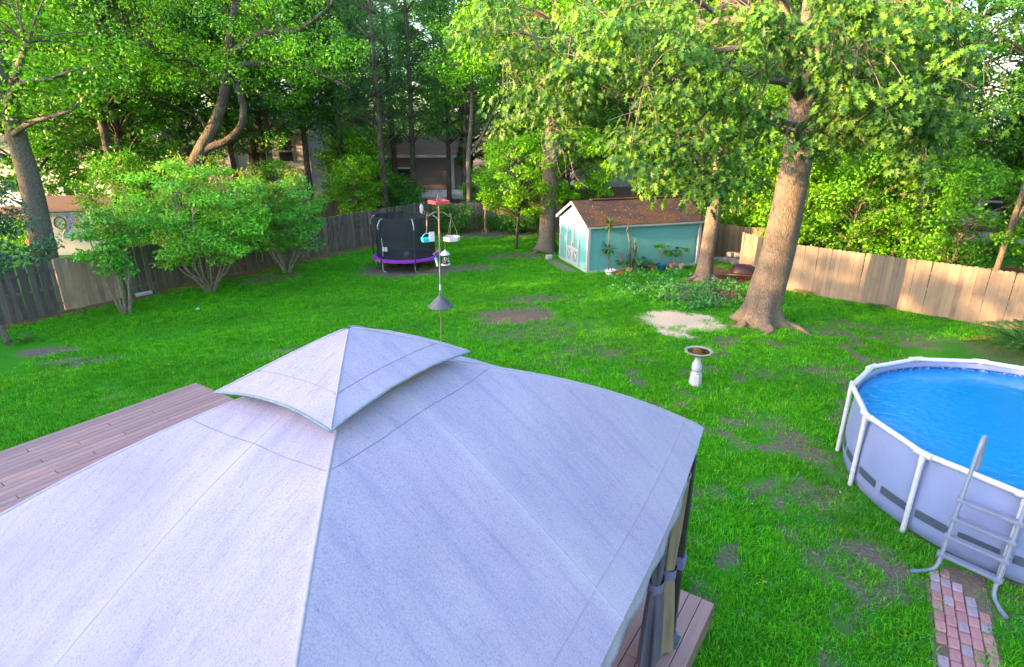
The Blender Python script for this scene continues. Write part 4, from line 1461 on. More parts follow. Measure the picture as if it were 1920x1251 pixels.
def bushy(name, loc, label, r, h, mat, n, reach, size, stem=0.0, bowl=False, lm='leaf_pot', up=0.6):
    e_ = potted(name, loc, label, r, h, mat, bowl)
    if stem:
        MB().tube([(0, 0, h * 0.85), (0.02, 0.01, h + stem * 0.5), (0.0, 0.0, h + stem)], [0.014, 0.011, 0.009], 6).build("stem", M['dead_twig'], e_, smooth=True)
    rr = np.random.default_rng(int(loc[0] * 100))
    v, f = bake_leaves(*paddle_leaves(rr, np.array([0, 0, h * 0.85 + stem]), n, reach, size, up), LEAF_V * np.array([1.35, 1, 1]), LEAF_F)
    link("leaves", np_mesh("leaves", v, f), M[lm], e_)
    return e_


bushy("potted_leafy_plant", (5.22, 22.97, 0), "leafy dark green plant in black nursery pot", 0.2, 0.24, M['pot_black'], 44, 0.42, 0.22)
bushy("potted_seedling", (5.62, 23.05, 0), "small plant in orange pot between black and blue pots", 0.13, 0.22, M['pot_orange'], 14, 0.16, 0.13)
bushy("potted_tall_papaya", (6.02, 23.24, 0), "pale green papaya like plant in glossy blue pot", 0.2, 0.26, M['pot_blue'], 40, 0.30, 0.2, 0.62)
bushy("potted_broadleaf", (6.46, 23.28, 0), "dense dark broad leaved plant in pink clay pot", 0.15, 0.27, M['pot_terracotta'], 52, 0.34, 0.22, 0.30)
bushy("potted_umbrella_plant", (6.86, 23.42, 0), "thin stemmed plant with leaf tuft in tan pot", 0.14, 0.22, M['pot_tan'], 26, 0.26, 0.19, 0.50)
e_ = empty("rusty_stake", (4.32, 22.98, 0), 0, "short brown weathered board leaning on the teal wall", "board")
MB().box((0, 0, 0.42), (0.07, 0.02, 0.84), (-0.08, 0.02, 0)).build("board", M['fence_back'], e_)

# ------------------------------------------------------------------ bird bath
bb = empty("bird_bath", (4.18, 12.23, 0), 0.2, "white pedestal bird bath with scalloped bowl of dark water", "bird bath")
M['bath'] = simple("bath_concrete", (0.37, 0.37, 0.42), 0.75, 0.08, 9, bumps=0.2, dirt=(0.28,0.28,0.31))
M['bath_bowl'] = simple("bath_bowl", (0.27, 0.245, 0.26), 0.8, 0.2, 9, bumps=0.3, dirt=(0.16, 0.15, 0.13))
pd = MB()
pd.lathe([(0.155, 0.0), (0.15, 0.02), (0.125, 0.24), (0.105, 0.27)], 8)
pd.build("pedestal_base", M['bath'], bb)
pd = MB().lathe([(0.10, 0.26), (0.105, 0.29), (0.085, 0.31), (0.108, 0.36), (0.117, 0.42), (0.108, 0.48), (0.075, 0.56), (0.066, 0.63), (0.075, 0.67), (0.12, 0.70)], 28)
pd.build("pedestal", M['bath'], bb, smooth=50)
sc_ = lambda a, i: 1 + (0.035 * abs(math.sin(a * 9)) if i in (2, 3, 4) else 0)
bo = MB().lathe([(0.10, 0.69), (0.22, 0.735), (0.295, 0.79), (0.305, 0.815), (0.285, 0.825), (0.24, 0.80), (0.20, 0.765), (0.01, 0.745)], 72, fn=sc_)
bo.build("bowl", M['bath_bowl'], bb, smooth=60)
m, nt, p, out = mat_new("bath_water")
p.inputs["Base Color"].default_value = (0.030, 0.020, 0.008, 1); p.inputs["Roughness"].default_value = 0.03
M['bath_water'] = m
MB().lathe([(0.0, 0), (0.243, 0.0)], 40, (0, 0, 0.800), cap=False).build("water", M['bath_water'], bb)

# ------------------------------------------------------------------ feeder pole and what hangs from it
FP = (-1.39, 10.5)
M['pole_metal'] = simple("feeder_pole", (0.12, 0.115, 0.125), 0.45, 0.2, 8)
M['tan_and_sun'] = simple("pole_tan_and_sun", (0.22, 0.155, 0.11), 0.6, 0.15, 12)  # tan; on the pole's top piece it stands in for sunlight
M['baffle'] = simple("baffle_metal", (0.075, 0.072, 0.085), 0.55, 0.2, 9)
M['red_tray'] = simple("red_tray", (0.46, 0.055, 0.065), 0.5, 0.12, 10)
M['turquoise'] = simple("turquoise_plastic", (0.03, 0.40, 0.50), 0.4, 0.08, 8)
M['cream'] = simple("cream_card", (0.48, 0.48, 0.47), 0.6, 0.05, 8)
M['cord'] = simple("cord", (0.20, 0.16, 0.12), 0.8, 0.1, 10)
M['seed_dark'] = simple("dark_seed_tube", (0.045, 0.035, 0.035), 0.35, 0.3, 60)
M['tray_wood'] = simple("tray_wood", (0.48, 0.43, 0.40), 0.7, 0.12, 8)
fp = empty("feeder_pole", (FP[0], FP[1], 0), 0, "tall thin bird feeder pole with black cone baffle", "pole")
px_ = lambda z: 0.10 * (z / 4.3)                          # it leans a little
MB().tube([(0, 0, -0.05), (px_(2.3), 0, 2.3)], 0.012, 8).build("lower_pole", M['tan_and_sun'], fp, smooth=40)
MB().tube([(px_(2.25), 0, 2.25), (px_(3.75), 0, 3.75)], 0.014, 8).build("upper_pole", M['pole_metal'], fp, smooth=40)
MB().tube([(px_(3.72), 0, 3.72), (px_(4.27), 0, 4.27)], 0.015, 8).build("sun_toned_top", M['tan_and_sun'], fp, smooth=40)  # low sun on the pole's top, put into its colour
MB().lathe([(0.235, -0.205), (0.24, -0.20), (0.13, -0.085), (0.03, 0.0), (0.02, 0.02), (0.02, 0.11)], 36, (px_(2.55), 0, 2.585), cap=False).build("baffle", M['baffle'], fp, smooth=50)
MB().tube([(px_(2.6), 0, 2.58), (px_(2.8), 0, 2.80)], 0.019, 8).build("collar", M['white_steel'], fp, smooth=40)
cx_ = px_(4.1)
for s, zz in ((-1, 0.0), (1, -0.0)):
    q = [(cx_, 0, 4.115), (cx_ + s * 0.07, 0, 4.125), (cx_ + s * 0.13, 0, 4.095 - 0.01 * (s > 0)), (cx_ + s * 0.19, 0, 4.055 - 0.02 * (s > 0)), (cx_ + s * 0.215, 0, 4.06), (cx_ + s * 0.21, 0, 4.09), (cx_ + s * 0.18, 0, 4.092)]
    MB().tube(q, 0.0075, 6).build("hook_arm", M['tan_and_sun'], fp, smooth=True)
MB().tube([(px_(3.5), 0, 3.45), (px_(3.5) - 0.13, 0, 3.36)], 0.007, 6).build("low_hook", M['tan_and_sun'], fp)

# square red tray on the pole top
rt = empty("red_tray_feeder", (FP[0] + 0.10, FP[1], 4.27), 0.62, "square red tray feeder on top of the pole", "bird feeder")
MB().box((0, 0, 0.008), (0.26, 0.26, 0.016)).build("tray_floor", M['red_tray'], rt)
for s in (-1, 1):
    MB().box((s * 0.134, 0, 0.03), (0.014, 0.282, 0.06), ch=0.003).build("tray_side", M['red_tray'], rt)
    MB().box((0, s * 0.134, 0.03), (0.254, 0.014, 0.06), ch=0.003).build("tray_side", M['red_tray'], rt)
MB().tube([(-0.05, 0, 0.02), (-0.012, 0, 0.13), (0, 0, 0.16), (0.012, 0, 0.13), (0.05, 0, 0.02)], 0.008, 6).build("hanger", M['tan_and_sun'], rt, smooth=True)

# white hexagonal tray on cords from the right hook
wt_ = empty("hanging_tray_feeder", (FP[0] + cx_ + 0.215, FP[1], 3.62), 0.3, "pale wooden tray feeder hanging on three cords", "bird feeder")
MB().lathe([(0.14, 0), (0.145, 0.008), (0.145, 0.012), (0.01, 0.012)], 6).build("tray_floor", M['tray_wood'], wt_)
for i in range(6):
    a = math.pi / 6 + i * math.pi / 3
    MB().box((0.126 * math.cos(a), 0.126 * math.sin(a), 0.035), (0.012, 0.146, 0.07), (0, 0, a), ch=0.002).build("tray_side", M['white_paint'], wt_)
for i in range(3):
    a = i * 2 * math.pi / 3
    MB().tube([(0.12 * math.cos(a), 0.12 * math.sin(a), 0.06), (0, 0, 0.42)], 0.0032, 5).build("cord", M['cord'], wt_)
MB().tube([(0, 0, 0.41), (0, 0, 0.455)], 0.006, 6).build("hook_ring", M['cord'], wt_)

# lantern-shaped seed feeder below it
lf = empty("lantern_seed_feeder", (FP[0] + 0.10 + 0.075, FP[1] + 0.02, 3.16), 0, "dark lantern shaped seed feeder with pale domed lid", "bird feeder")
MB().lathe([(0.05, 0.0), (0.085, 0.008), (0.088, 0.022), (0.05, 0.022)], 24).build("seed_dish", M['white_steel'], lf, smooth=40)
MB().lathe([(0.052, 0.02), (0.052, 0.20)], 20).build("seed_tube", M['seed_dark'], lf, smooth=40)
MB().lathe([(0.088, 0.195), (0.09, 0.20), (0.07, 0.235), (0.03, 0.262), (0.012, 0.27), (0.01, 0.29)], 24).build("lid", M['white_steel'], lf, smooth=40)
MB().tube([(0, 0, 0.285), (0, 0, 0.47)], 0.003, 5).build("hanger", M['cord'], lf)
for a in (0.6, 2.4, -1.5, -0.5):
    MB().tube([(0.05 * math.cos(a), 0.05 * math.sin(a), 0.075), (0.088 * math.cos(a), 0.088 * math.sin(a), 0.075)], 0.005, 6).build("perch", M['white_steel'], lf)
for a in (-1.35, 0.2):
    rg = MB()
    c = Vector((0.053 * math.cos(a), 0.053 * math.sin(a), 0.125)); t_ = Vector((-math.sin(a), math.cos(a), 0))
    rg.tube([c + t_ * 0.022 * math.cos(q) + Vector((0, 0, 0.026 * math.sin(q))) for q in np.linspace(0, 6.283, 15)], 0.006, 6, False)
    rg.build("port_ring", M['white_steel'], lf, smooth=True)

# turquoise basket feeder on the left hook
tb = empty("turquoise_basket_feeder", (FP[0] + cx_ - 0.225, FP[1], 3.60), 0.45, "turquoise basket feeder with loop handle and cream back board", "bird feeder")
MB().box((0, 0, 0.006), (0.19, 0.13, 0.012)).build("floor", M['turquoise'], tb)
for s in (-1, 1):
    MB().box((s * 0.094, 0, 0.035), (0.010, 0.14, 0.07), (0, s * 0.15, 0), ch=0.002).build("side", M['turquoise'], tb)
    MB().box((0, s * 0.064, 0.035), (0.178, 0.010, 0.07), (-s * 0.15, 0, 0), ch=0.002).build("side", M['turquoise'], tb)
MB().tube([(-0.085 * math.cos(q) - 0.01, 0, 0.06 + 0.085 * math.sin(q)) for q in np.linspace(0, math.pi, 12)], 0.008, 6).build("handle", M['turquoise'], tb, smooth=True)
MB().box((0.06, -0.075, 0.095), (0.10, 0.008, 0.17), ch=0.002).build("back_board", M['cream'], tb)
MB().tube([(-0.01, 0, 0.145), (0, 0, 0.30), (0.01, 0, 0.47)], 0.004, 5).build("cord", M['cord'], tb)
MB().tube([(0.0, 0, 0.28), (0.006, 0, 0.38)], 0.012, 6).build("spring_hook", M['tan_and_sun'], tb)

sf = empty("suet_feeder", (FP[0] + px_(3.5) - 0.075, FP[1] + 0.02, 3.14), 0.2, "small cream and green suet block on a blue cord", "bird feeder")
MB().box((0.01, 0, 0.06), (0.035, 0.05, 0.12), (0, -0.2, 0), ch=0.004).build("suet_block", M['cream'], sf)
MB().box((0, 0, 0.135), (0.045, 0.05, 0.035), ch=0.006).build("cap", M['turquoise'], sf)
MB().tube([(0, 0, 0.15), (-0.035, 0, 0.235)], 0.004, 5).build("cord", M['turquoise'], sf)

# ------------------------------------------------------------------ trampoline
TC = (-4.37, 23.95)
tp = empty("trampoline", (TC[0], TC[1], 0), 0, "round trampoline with purple pad and black safety net", "trampoline")
TR, TZ, TT = 1.32, 0.50, 2.10
M['purple'] = simple("purple_pad", (0.270, 0.020, 0.360), 0.5, 0.12, 5, bumps=0.1)
M['mat_black'] = simple("jump_mat", (0.016, 0.016, 0.020), 0.7, 0.2, 20)
M['steel'] = simple("galvanised_tube", (0.33, 0.34, 0.38), 0.35, 0.12, 8, metal=0.6)
M['foam'] = simple("black_foam", (0.020, 0.022, 0.030), 0.75, 0.2, 10)
MB().lathe([(1.19, TZ - 0.005), (1.21, TZ + 0.02), (1.31, TZ + 0.015), (1.36, TZ - 0.01), (1.36, TZ - 0.075), (1.33, TZ - 0.08), (1.32, TZ - 0.02)], 60, cap=False).build("pad", M['purple'], tp, smooth=50)
MB().lathe([(0.0, TZ - 0.02), (1.20, TZ)], 48, cap=False).build("mat", M['mat_black'], tp, smooth=True)
fr = MB(); fr.tube([(TR * math.cos(q), TR * math.sin(q), TZ - 0.05) for q in np.linspace(0, 2 * math.pi, 49)], 0.022, 8, False); fr.build("ring_frame", M['steel'], tp, smooth=True)
net = MB()
prof = [(1.20, TZ + 0.015), (1.18, 0.9), (1.17, 1.4), (1.17, 1.8), (1.18, TT)]
net.lathe(prof, 72, cap=False, fn=lambda a, i: 1 + 0.012 * math.cos(a * 6 + 0.7))
net.build("safety_net", M['net'], tp, smooth=True)
MB().tube([(1.175 * math.cos(q), 1.175 * math.sin(q), TT + 0.005 + 0.02 * math.cos(6 * q + 0.7)) for q in np.linspace(0, 2 * math.pi, 61)], 0.016, 6, False).build("net_rim", M['foam'], tp, smooth=True)
for i in range(6):
    a = R(-66) + i * math.pi / 3
    ca_, sa_ = math.cos(a), math.sin(a)
    lg = MB().tube([(1.30 * ca_, 1.30 * sa_, TZ - 0.05), (1.32 * ca_, 1.32 * sa_, 0.10), (1.30 * ca_ - 0.05 * sa_, 1.30 * sa_ + 0.05 * ca_, 0.03), (1.27 * ca_ - 0.16 * sa_, 1.27 * sa_ + 0.16 * ca_, 0.022)], 0.020, 8).build("leg", M['steel'], tp, smooth=40)
    po = MB().tube([(1.38 * ca_, 1.38 * sa_, 0.30), (1.42 * ca_, 1.42 * sa_, 1.72)], 0.028, 8).build("net_pole", M['foam'], tp, smooth=40)
    MB().tube([(1.42 * ca_, 1.42 * sa_, 1.70), (1.43 * ca_, 1.43 * sa_, 1.88), (1.30 * ca_, 1.30 * sa_, 2.06), (1.18 * ca_, 1.18 * sa_, 2.11)], 0.022, 8).build("pole_tip", M['steel'], po, smooth=40)
# the zip opening and its white warning cards
zp = MB(); a = R(-130)
zp.tube([(1.21 * math.cos(a + q), 1.21 * math.sin(a + q), z) for q, z in ((0.0, 1.35), (0.03, 1.0), (0.02, 0.62))], 0.012, 5); zp.build("zip", M['cream'], tp)
for q in (-0.02, 0.07):
    a = R(-116) + q
    MB().box((1.43 * math.cos(a), 1.43 * math.sin(a), 0.98), (0.01, 0.10, 0.17), (0, 0, a)).build("warning_card", M['cream'], tp)
bl = MB().lathe([(0.115 * math.cos(t), 0.115 * math.sin(t)) for t in np.linspace(-1.57, 1.57, 13)], 20).build("play_ball", M['white_paint'], None, (-4.25, 23.35, TZ + 0.115), None, True)
tag(bl, "white ball lying on the trampoline mat inside the net", "ball")
pdl = MB().lathe([(0.11, -0.015), (0.13, -0.008), (0.13, 0.008), (0.11, 0.015)], 24)
pdl.v = [(x * 0.62, z, y * 1.55) for x, y, z in pdl.v]
o = pdl.build("oval_board", M['white_paint'], None, (-3.80, 24.97, TT + 0.13), (0, 0, 0.1), 40)
tag(o, "pale oval board stuck upright on the net's rim", "board")
wb_ = MB().lathe([(0.0, -0.03), (0.045, -0.02), (0.06, 0.0), (0.045, 0.03), (0.0, 0.045)], 14).build("lawn_ball", M['white_paint'], None, (-9.95, 17.77, 0.06), None, True)
tag(wb_, "small white ball lying alone on the lawn", "ball")

# ------------------------------------------------------------------ carved post at the back, stones, wheelbarrow, kerb stone
cp = empty("carved_post", (-1.45, 31.84, 0), 0.2, "slim pale timber post with braced foot and knob head", "post")
M['post_wood'] = simple("pale_post", (0.22, 0.13, 0.075), 0.8, 0.2, 10, (1, 1, 0.2))
MB().tube([(0, 0, 0), (0.01, 0, 0.6), (0.02, 0, 1.30)], [0.075, 0.06, 0.055], 8).build("shaft", M['post_wood'], cp, smooth=40)
MB().lathe([(0.05, 1.22), (0.10, 1.27), (0.12, 1.36), (0.10, 1.45), (0.04, 1.50)], 14, (0.03, 0, 0)).build("head", M['post_wood'], cp, smooth=50)
MB().tube([(0.05 + 0.055 * math.cos(q), -0.11, 1.36 + 0.055 * math.sin(q)) for q in np.linspace(0, 6.28, 14)], 0.012, 6, False).build("ring", M['fence_old'], cp)
for a in (0.3, 1.9, 3.5, 5.0):
    MB().tube([(0.04 * math.cos(a), 0.04 * math.sin(a), 0.30), (0.24 * math.cos(a), 0.24 * math.sin(a), 0.0)], 0.028, 6).build("brace", M['post_wood'], cp)

M['stone'] = simple("grey_stone", (0.16, 0.145, 0.145), 0.9, 0.25, 7, bumps=0.5, island=0.2)
stones = [(9.25, 24.6, .12, .42, .30, .24), (9.05, 24.75, .10, .36, .3, .2), (9.45, 24.35, .13, .38, .34, .26), (9.3, 24.55, .36, .36, .28, .22), (9.5, 24.3, .38, .30, .28, .2), (8.8, 24.95, .08, .4, .3, .16), (8.55, 25.1, .07, .34, .26, .14)]
lab = ["grey stone block at the bottom of the stack beside the wheelbarrow", "grey stone block wedged behind the stacked stones", "largest grey stone block next to the fence end", "flat grey stone resting on top of the stack", "small pale stone on the stack by the fence panel", "low grey stone lying towards the shed corner", "last low grey stone beside the shed's corner tree"]
for (x, y, z, sx, sy, sz), l_ in zip(stones, lab):
    b = MB().box((0, 0, 0), (sx, sy, sz), ch=0.035)
    b.v = [tuple(np.array(p) * (1 + 0.10 * (float(fbm(p[0] * 7 + x * 9, p[1] * 7 + p[2] * 5)) - 0.5))) for p in b.v]
    tag(b.build("stone_block", M['stone'], None, (x, y, z), (rnd.uniform(-.06, .06), rnd.uniform(-.06, .06), rnd.uniform(-.5, .5))), l_, "stone")
ks = MB().box((0, 0, 0.06), (0.52, 0.14, 0.12), ch=0.02).build("kerb_stone", M['concrete'], None, (-12.72, 19.55, 0), (0, 0, R(48)))
tag(ks, "narrow pale edging stone lying along the left fence foot", "edging stone")

wbw = empty("wheelbarrow", (8.82, 21.75, 0), R(-25), "upturned maroon wheelbarrow tray behind the oak trunk", "wheelbarrow")
M['maroon'] = simple("maroon_paint", (0.035, 0.011, 0.014), 0.4, 0.2, 6)
tv = []
for z, kx, ky, ox in ((0.26, 0.50, 0.36, 0.0), (0.30, 0.515, 0.375, 0.0), (0.46, 0.40, 0.29, -0.03), (0.56, 0.27, 0.20, -0.05), (0.585, 0.05, 0.04, -0.05)):
    for q in range(20):
        a = 2 * math.pi * q / 20; c, s = math.cos(a), math.sin(a)
        tv.append((ox + kx * math.copysign(abs(c) ** 0.6, c), ky * math.copysign(abs(s) ** 0.6, s), z))
MB().add(tv, [(i * 20 + q, i * 20 + (q + 1) % 20, (i + 1) * 20 + (q + 1) % 20, (i + 1) * 20 + q) for i in range(4) for q in range(20)]).build("tray", M['maroon'], wbw, smooth=50)
for s in (-1, 1):
    MB().tube([(-0.9, 0.26 * s, 0.18), (0.0, 0.24 * s, 0.22), (0.62, 0.10 * s, 0.18)], 0.02, 7).build("handle", M['post_wood'], wbw)
    MB().tube([(-0.2, 0.25 * s, 0.22), (-0.25, 0.27 * s, 0.0)], 0.018, 6).build("leg", M['black_metal'], wbw)
wh = MB().lathe([(0.10, -0.045), (0.17, -0.04), (0.185, 0.0), (0.17, 0.04), (0.10, 0.045)], 24); wh.v = [(x + 0.66, z, y + 0.185) for x, y, z in wh.v]
wh.build("wheel", M['foam'], wbw, smooth=50)

# ------------------------------------------------------------------ foliage colours
M['leaf_oak'] = leaf_mat("oak_leaves", (0.010, 0.060, 0.016), (0.085, 0.190, 0.022), 0.30, 0.45, 0.35, False, False, 0.18)
M['leaf_mid'] = leaf_mat("woodland_leaves", (0.028, 0.140, 0.006), (0.135, 0.370, 0.015), 0.28, 0.45, 0.35)
M['leaf_dark'] = leaf_mat("shade_leaves", (0.015, 0.085, 0.009), (0.062, 0.215, 0.016), 0.22, 0.45, 0.35)
M['leaf_bright'] = leaf_mat("maple_leaves", (0.055, 0.200, 0.006), (0.130, 0.350, 0.012), 0.45, 0.45, 0.25)
M['leaf_crape'] = leaf_mat("crape_leaves", (0.046, 0.225, 0.032), (0.145, 0.440, 0.050), 0.35, 0.42, 0.3)
M['leaf_crape_new'] = leaf_mat("crape_new_shoots", (0.11, 0.20, 0.02), (0.23, 0.27, 0.045), 0.4, 0.45, 0.2)
M['leaf_pine'] = leaf_mat("pine_needles", (0.025, 0.084, 0.028), (0.063, 0.161, 0.039), 0.2, 0.5, 0.3)
M['leaf_blue'] = leaf_mat("blue_green_leaves", (0.026, 0.085, 0.050), (0.075, 0.165, 0.085), 0.25, 0.45, 0.2)
M['leaf_brown'] = leaf_mat("browned_needles", (0.17, 0.085, 0.03), (0.36, 0.19, 0.07), 0.25, 0.7, 0.2, False)

# ------------------------------------------------------------------ the big oak in front of the fence
OAK = (7.42, 16.65)
oak = empty("oak_tree", (OAK[0], OAK[1], 0), 0, "large oak with thick grey trunk and hanging lobed leaves by the pale fence", "tree")
ro = np.random.default_rng(40)
tp_ = [(0.0, 0, -0.15), (0.0, 0, 0.0), (0.01, 0, 0.25), (0.03, 0, 0.6), (0.10, 0, 1.2), (0.20, 0, 2.0), (0.28, 0, 3.0), (0.33, 0, 4.0), (0.36, 0.02, 5.0), (0.35, 0.05, 6.2), (0.30, 0.1, 7.5), (0.25, 0.2, 9.0), (0.1, 0.3, 11.0), (0.0, 0.4, 14.0)]
tr_r = [0.74, 0.70, 0.60, 0.54, 0.50, 0.475, 0.445, 0.42, 0.40, 0.38, 0.34, 0.28, 0.20, 0.06]
mb = MB()
ns_ = 40
lobes = [R(205), R(262), R(318), R(20), R(95), R(150)]
for i, (p, rr) in enumerate(zip(tp_, tr_r)):
    for k in range(ns_):
        a = 2 * math.pi * k / ns_
        fl = sum(math.exp(-((math.atan2(math.sin(a - l), math.cos(a - l))) / 0.26) ** 2) for l in lobes)
        zz = max(p[2], 0)
        q = rr * (0.86 if zz < 0.7 else 0.97) * (1 + 0.62 * fl * math.exp(-zz / 0.34)) + 0.015 * math.sin(a * 7 + zz * 2) + 0.03 * (float(vnoise(a * 2 + 3, zz * 1.5)) - 0.5)
        mb.v.append((p[0] + q * math.cos(a), p[1] + q * math.sin(a), p[2]))
for i in range(len(tp_) - 1):
    for k in range(ns_):
        k2 = (k + 1) % ns_
        mb.f.append((i * ns_ + k, i * ns_ + k2, (i + 1) * ns_ + k2, (i + 1) * ns_ + k))
mb.build("trunk", M['bark_oak'], oak, smooth=True)
rt_ = MB()
for a, ln in ((R(262), 0.55), (R(318), 1.0), (R(205), 0.5)):
    rt_.tube([(math.cos(a + 0.15 * math.sin(t * 5)) * (0.65 + ln * t), math.sin(a + 0.15 * math.sin(t * 5)) * (0.65 + ln * t), 0.10 * (1 - t) ** 2 - 0.035 * t) for t in np.linspace(0, 1, 8)], list(np.linspace(0.13, 0.03, 8)), 8)
rt_.build("roots", M['bark_oak'], oak, smooth=True)

TIPS = np.array([(0.6,14.5,7.1),(-0.4,14.2,8),(-0.2,13.1,7.8),(-0.6,15.9,7.8),(-0.2,15,7.6),(-0.8,13.8,7.4),(0.3,13.7,7),(-1,14.3,7.5),(-0.6,15.4,7.9),(-0.4,15.1,8),(-0.1,13.7,7),(1,14,7.1),(1.2,12.1,7.5),(2.3,15.8,7.9),(1.2,14.2,6.9),(0.9,14.7,7.2),(1.6,12.9,7.3),(1.7,14.8,8),(1.8,15.2,7.8),(0.8,15.2,7.7),(1.2,14.5,7.2),(1.7,12.6,6.9),(1.8,13.6,7),(3,14.9,7.6),(1.9,11.5,7.2),(2.7,14.8,7.4),(3.8,15,7.8),(1.8,12.1,6.8),(2.6,14.5,8),(3.2,13.3,7.8),(2.2,13.4,7.4),(1.9,11.7,7.2),(2.6,14.6,7),(2.7,13.8,7.5),(3.5,14.3,7.7),(3.6,13.2,7),(3.8,13.1,6.9),(2.8,11.6,7.3),(3.7,12,6.5),(3.5,13,7.2),(3.3,12,6.7),(4.4,13.6,7.6),(3.7,12.6,6.8),(2.9,11.2,6.9),(2.8,12.4,7),(0.4,14.8,6.3),(0.7,14.7,6.3),(0.3,13.7,6.2),(0.4,13.6,6.1),(1,14.3,6.5),(0.9,15.1,6.7),(-0.2,14.5,6.1),(1.2,13.2,5.8),(1.1,13,5.3),(1.4,13,6),(1,14.8,6.3),(0.9,12.5,6.1),(1.2,15,5.7),(0.4,15.2,5.8),(0.4,15.6,5.7),(-0.2,15,5.5),(1,14.5,6.3),(1.6,14.8,6.7),(1.3,13.3,6.1),(1.2,12.2,6.5),(1,12.2,6.6),(1.4,12.1,6.4),(2.4,13.9,6.5),(2.3,13.4,6.5),(3.2,11.8,6.1),(2.9,13.7,6.7),(2.7,12.2,6.6),(2.9,11.6,6),(2.4,12.2,6.4),(2.9,12,6),(3.7,12.1,6.5),(4.5,12.7,6),(4.4,13.4,6),(3.9,13.7,6.3),(3.6,11.4,5.5),(4.2,12.4,6),(3.7,12,6.3),(3.2,12.5,5.2),(3,11,5.1),(2.7,11.4,5.4),(2.2,12.6,5.4),(2,10.5,5),(2.2,12,5.4),(2.4,11.9,5.1),(2.5,13,4.9),(2.9,12.5,5.5),(3.8,12.6,5.4),(3.2,12.3,5.6),(2.7,11.5,5.3),(3.3,12.5,5),(3.5,13.5,5.2),(3.9,11.8,5.1),(3.7,11.2,4.4),(4.1,12,4.3),(3.9,11.4,4.6),(3.6,11.6,4.6),(3.8,11.6,4.6),(3,12.7,4.5),(2.9,12,4.6),(3.1,12.6,4.4),(4.9,12.4,4.5),(4.8,13.7,4.4),(4.4,13,5.4),(4.9,13.3,4.9),(4.4,11.7,5),(5.3,13.8,4.8),(4.8,12.7,5.9),(4.8,12.3,5.6),(5.1,12,5.2),(5,12.8,5.5),(5.2,13.7,5.3),(4.8,12.8,7.2),(5.7,12.5,6.6),(5.6,12.6,7),(5.9,13.9,7.3),(5.8,13.7,6.9),(4.5,11.9,6.9),(4.8,12.4,6.6),(5,12.8,7.2),(6.7,12.8,7),(5.4,11.3,7.1),(6.5,13.2,6.8),(6.4,13.6,7.5),(7.2,13.5,7.2),(5.9,12.6,7.8),(6,12.4,7.7),(5.8,11.5,6.7),(6.5,12.6,7.6),(6.2,12.4,7.7),(8,13.4,7.5),(6.8,12.2,6.7),(6.4,12.2,7.6),(6.6,12.3,7.5),(6.8,11.7,7.1),(7.2,12.3,7),(7.3,13.5,7.8),(7.3,13.8,7.7),(6.4,12.1,7.5),(6.8,12.2,7.1),(9,13.1,7.4),(9,14.4,7.8),(7.9,12.7,7.7),(7.5,11.9,7.3),(8.8,13.2,7.4),(8.2,13,7.4),(8,12.7,7.3),(8.1,13.9,7.6),(7.9,11.5,6.8),(6.5,13.4,6.4),(6.8,13.1,6),(6,11.8,6.2),(6.3,11.7,6.1),(7.6,13.8,6.3),(6.5,12,6.6),(6.8,12.5,5.8),(7,11.6,6),(7.8,12.5,6.3),(6.6,12.4,6.5),(7.8,12.7,6.3),(6.9,11,6.2),(6.7,11.1,5.7),(7.3,12.5,6),(6,11.2,6.1),(7.5,12.1,6.5),(8.2,12.3,5.8),(9.9,14.2,6.4),(7.3,11.7,6),(8.7,13.7,6.8),(7.9,12.3,6.2),(9,13.6,5.9),(7.7,14,5.3),(6.1,11.7,5.8),(6.6,13.2,5.6),(6.7,11.5,5.8),(6.7,12.5,5.2),(7,12.6,5.7),(7.2,12.8,5.6),(8.4,12.6,5.5),(6.8,11.6,5.6),(8.9,13,5.2),(8.3,12.4,5.7),(8.4,12.9,5.1),(8.6,12.7,5.2),(8.7,13.8,5.6),(6.5,12.9,5.2),(6.1,12.1,5.2),(8.1,12,4.7),(8.2,12.2,4.8),(7.5,11.7,4.9),(9.1,13.3,6.6),(9.2,13.2,6.4),(8,12.1,6.6),(9.1,13.3,7),(5.4,14.3,7.9),(4.6,12.1,7.5),(4.9,12,7.4),(4.6,12.4,7.5),(9.7,13.6,5.6),(8.4,12.2,5.6)]) - np.array([OAK[0], OAK[1], 0])
UP = []
for i in range(95):                       # the upper crown, above what the picture shows
    a = ro.uniform(0, 6.283); t = ro.random(); d = 6.0 * math.sqrt(ro.random()) * (1 - 0.55 * t)
    UP.append((0.2 + d * math.cos(a), d * math.sin(a), 8.6 + 6.5 * t))
BACK = [(0.2 + d_ * math.cos(a), d_ * math.sin(a), z) for a, d_, z in [(ro.uniform(R(-10), R(170)), ro.uniform(2.0, 6.0), ro.uniform(5.8, 8.6)) for _ in range(46)]]
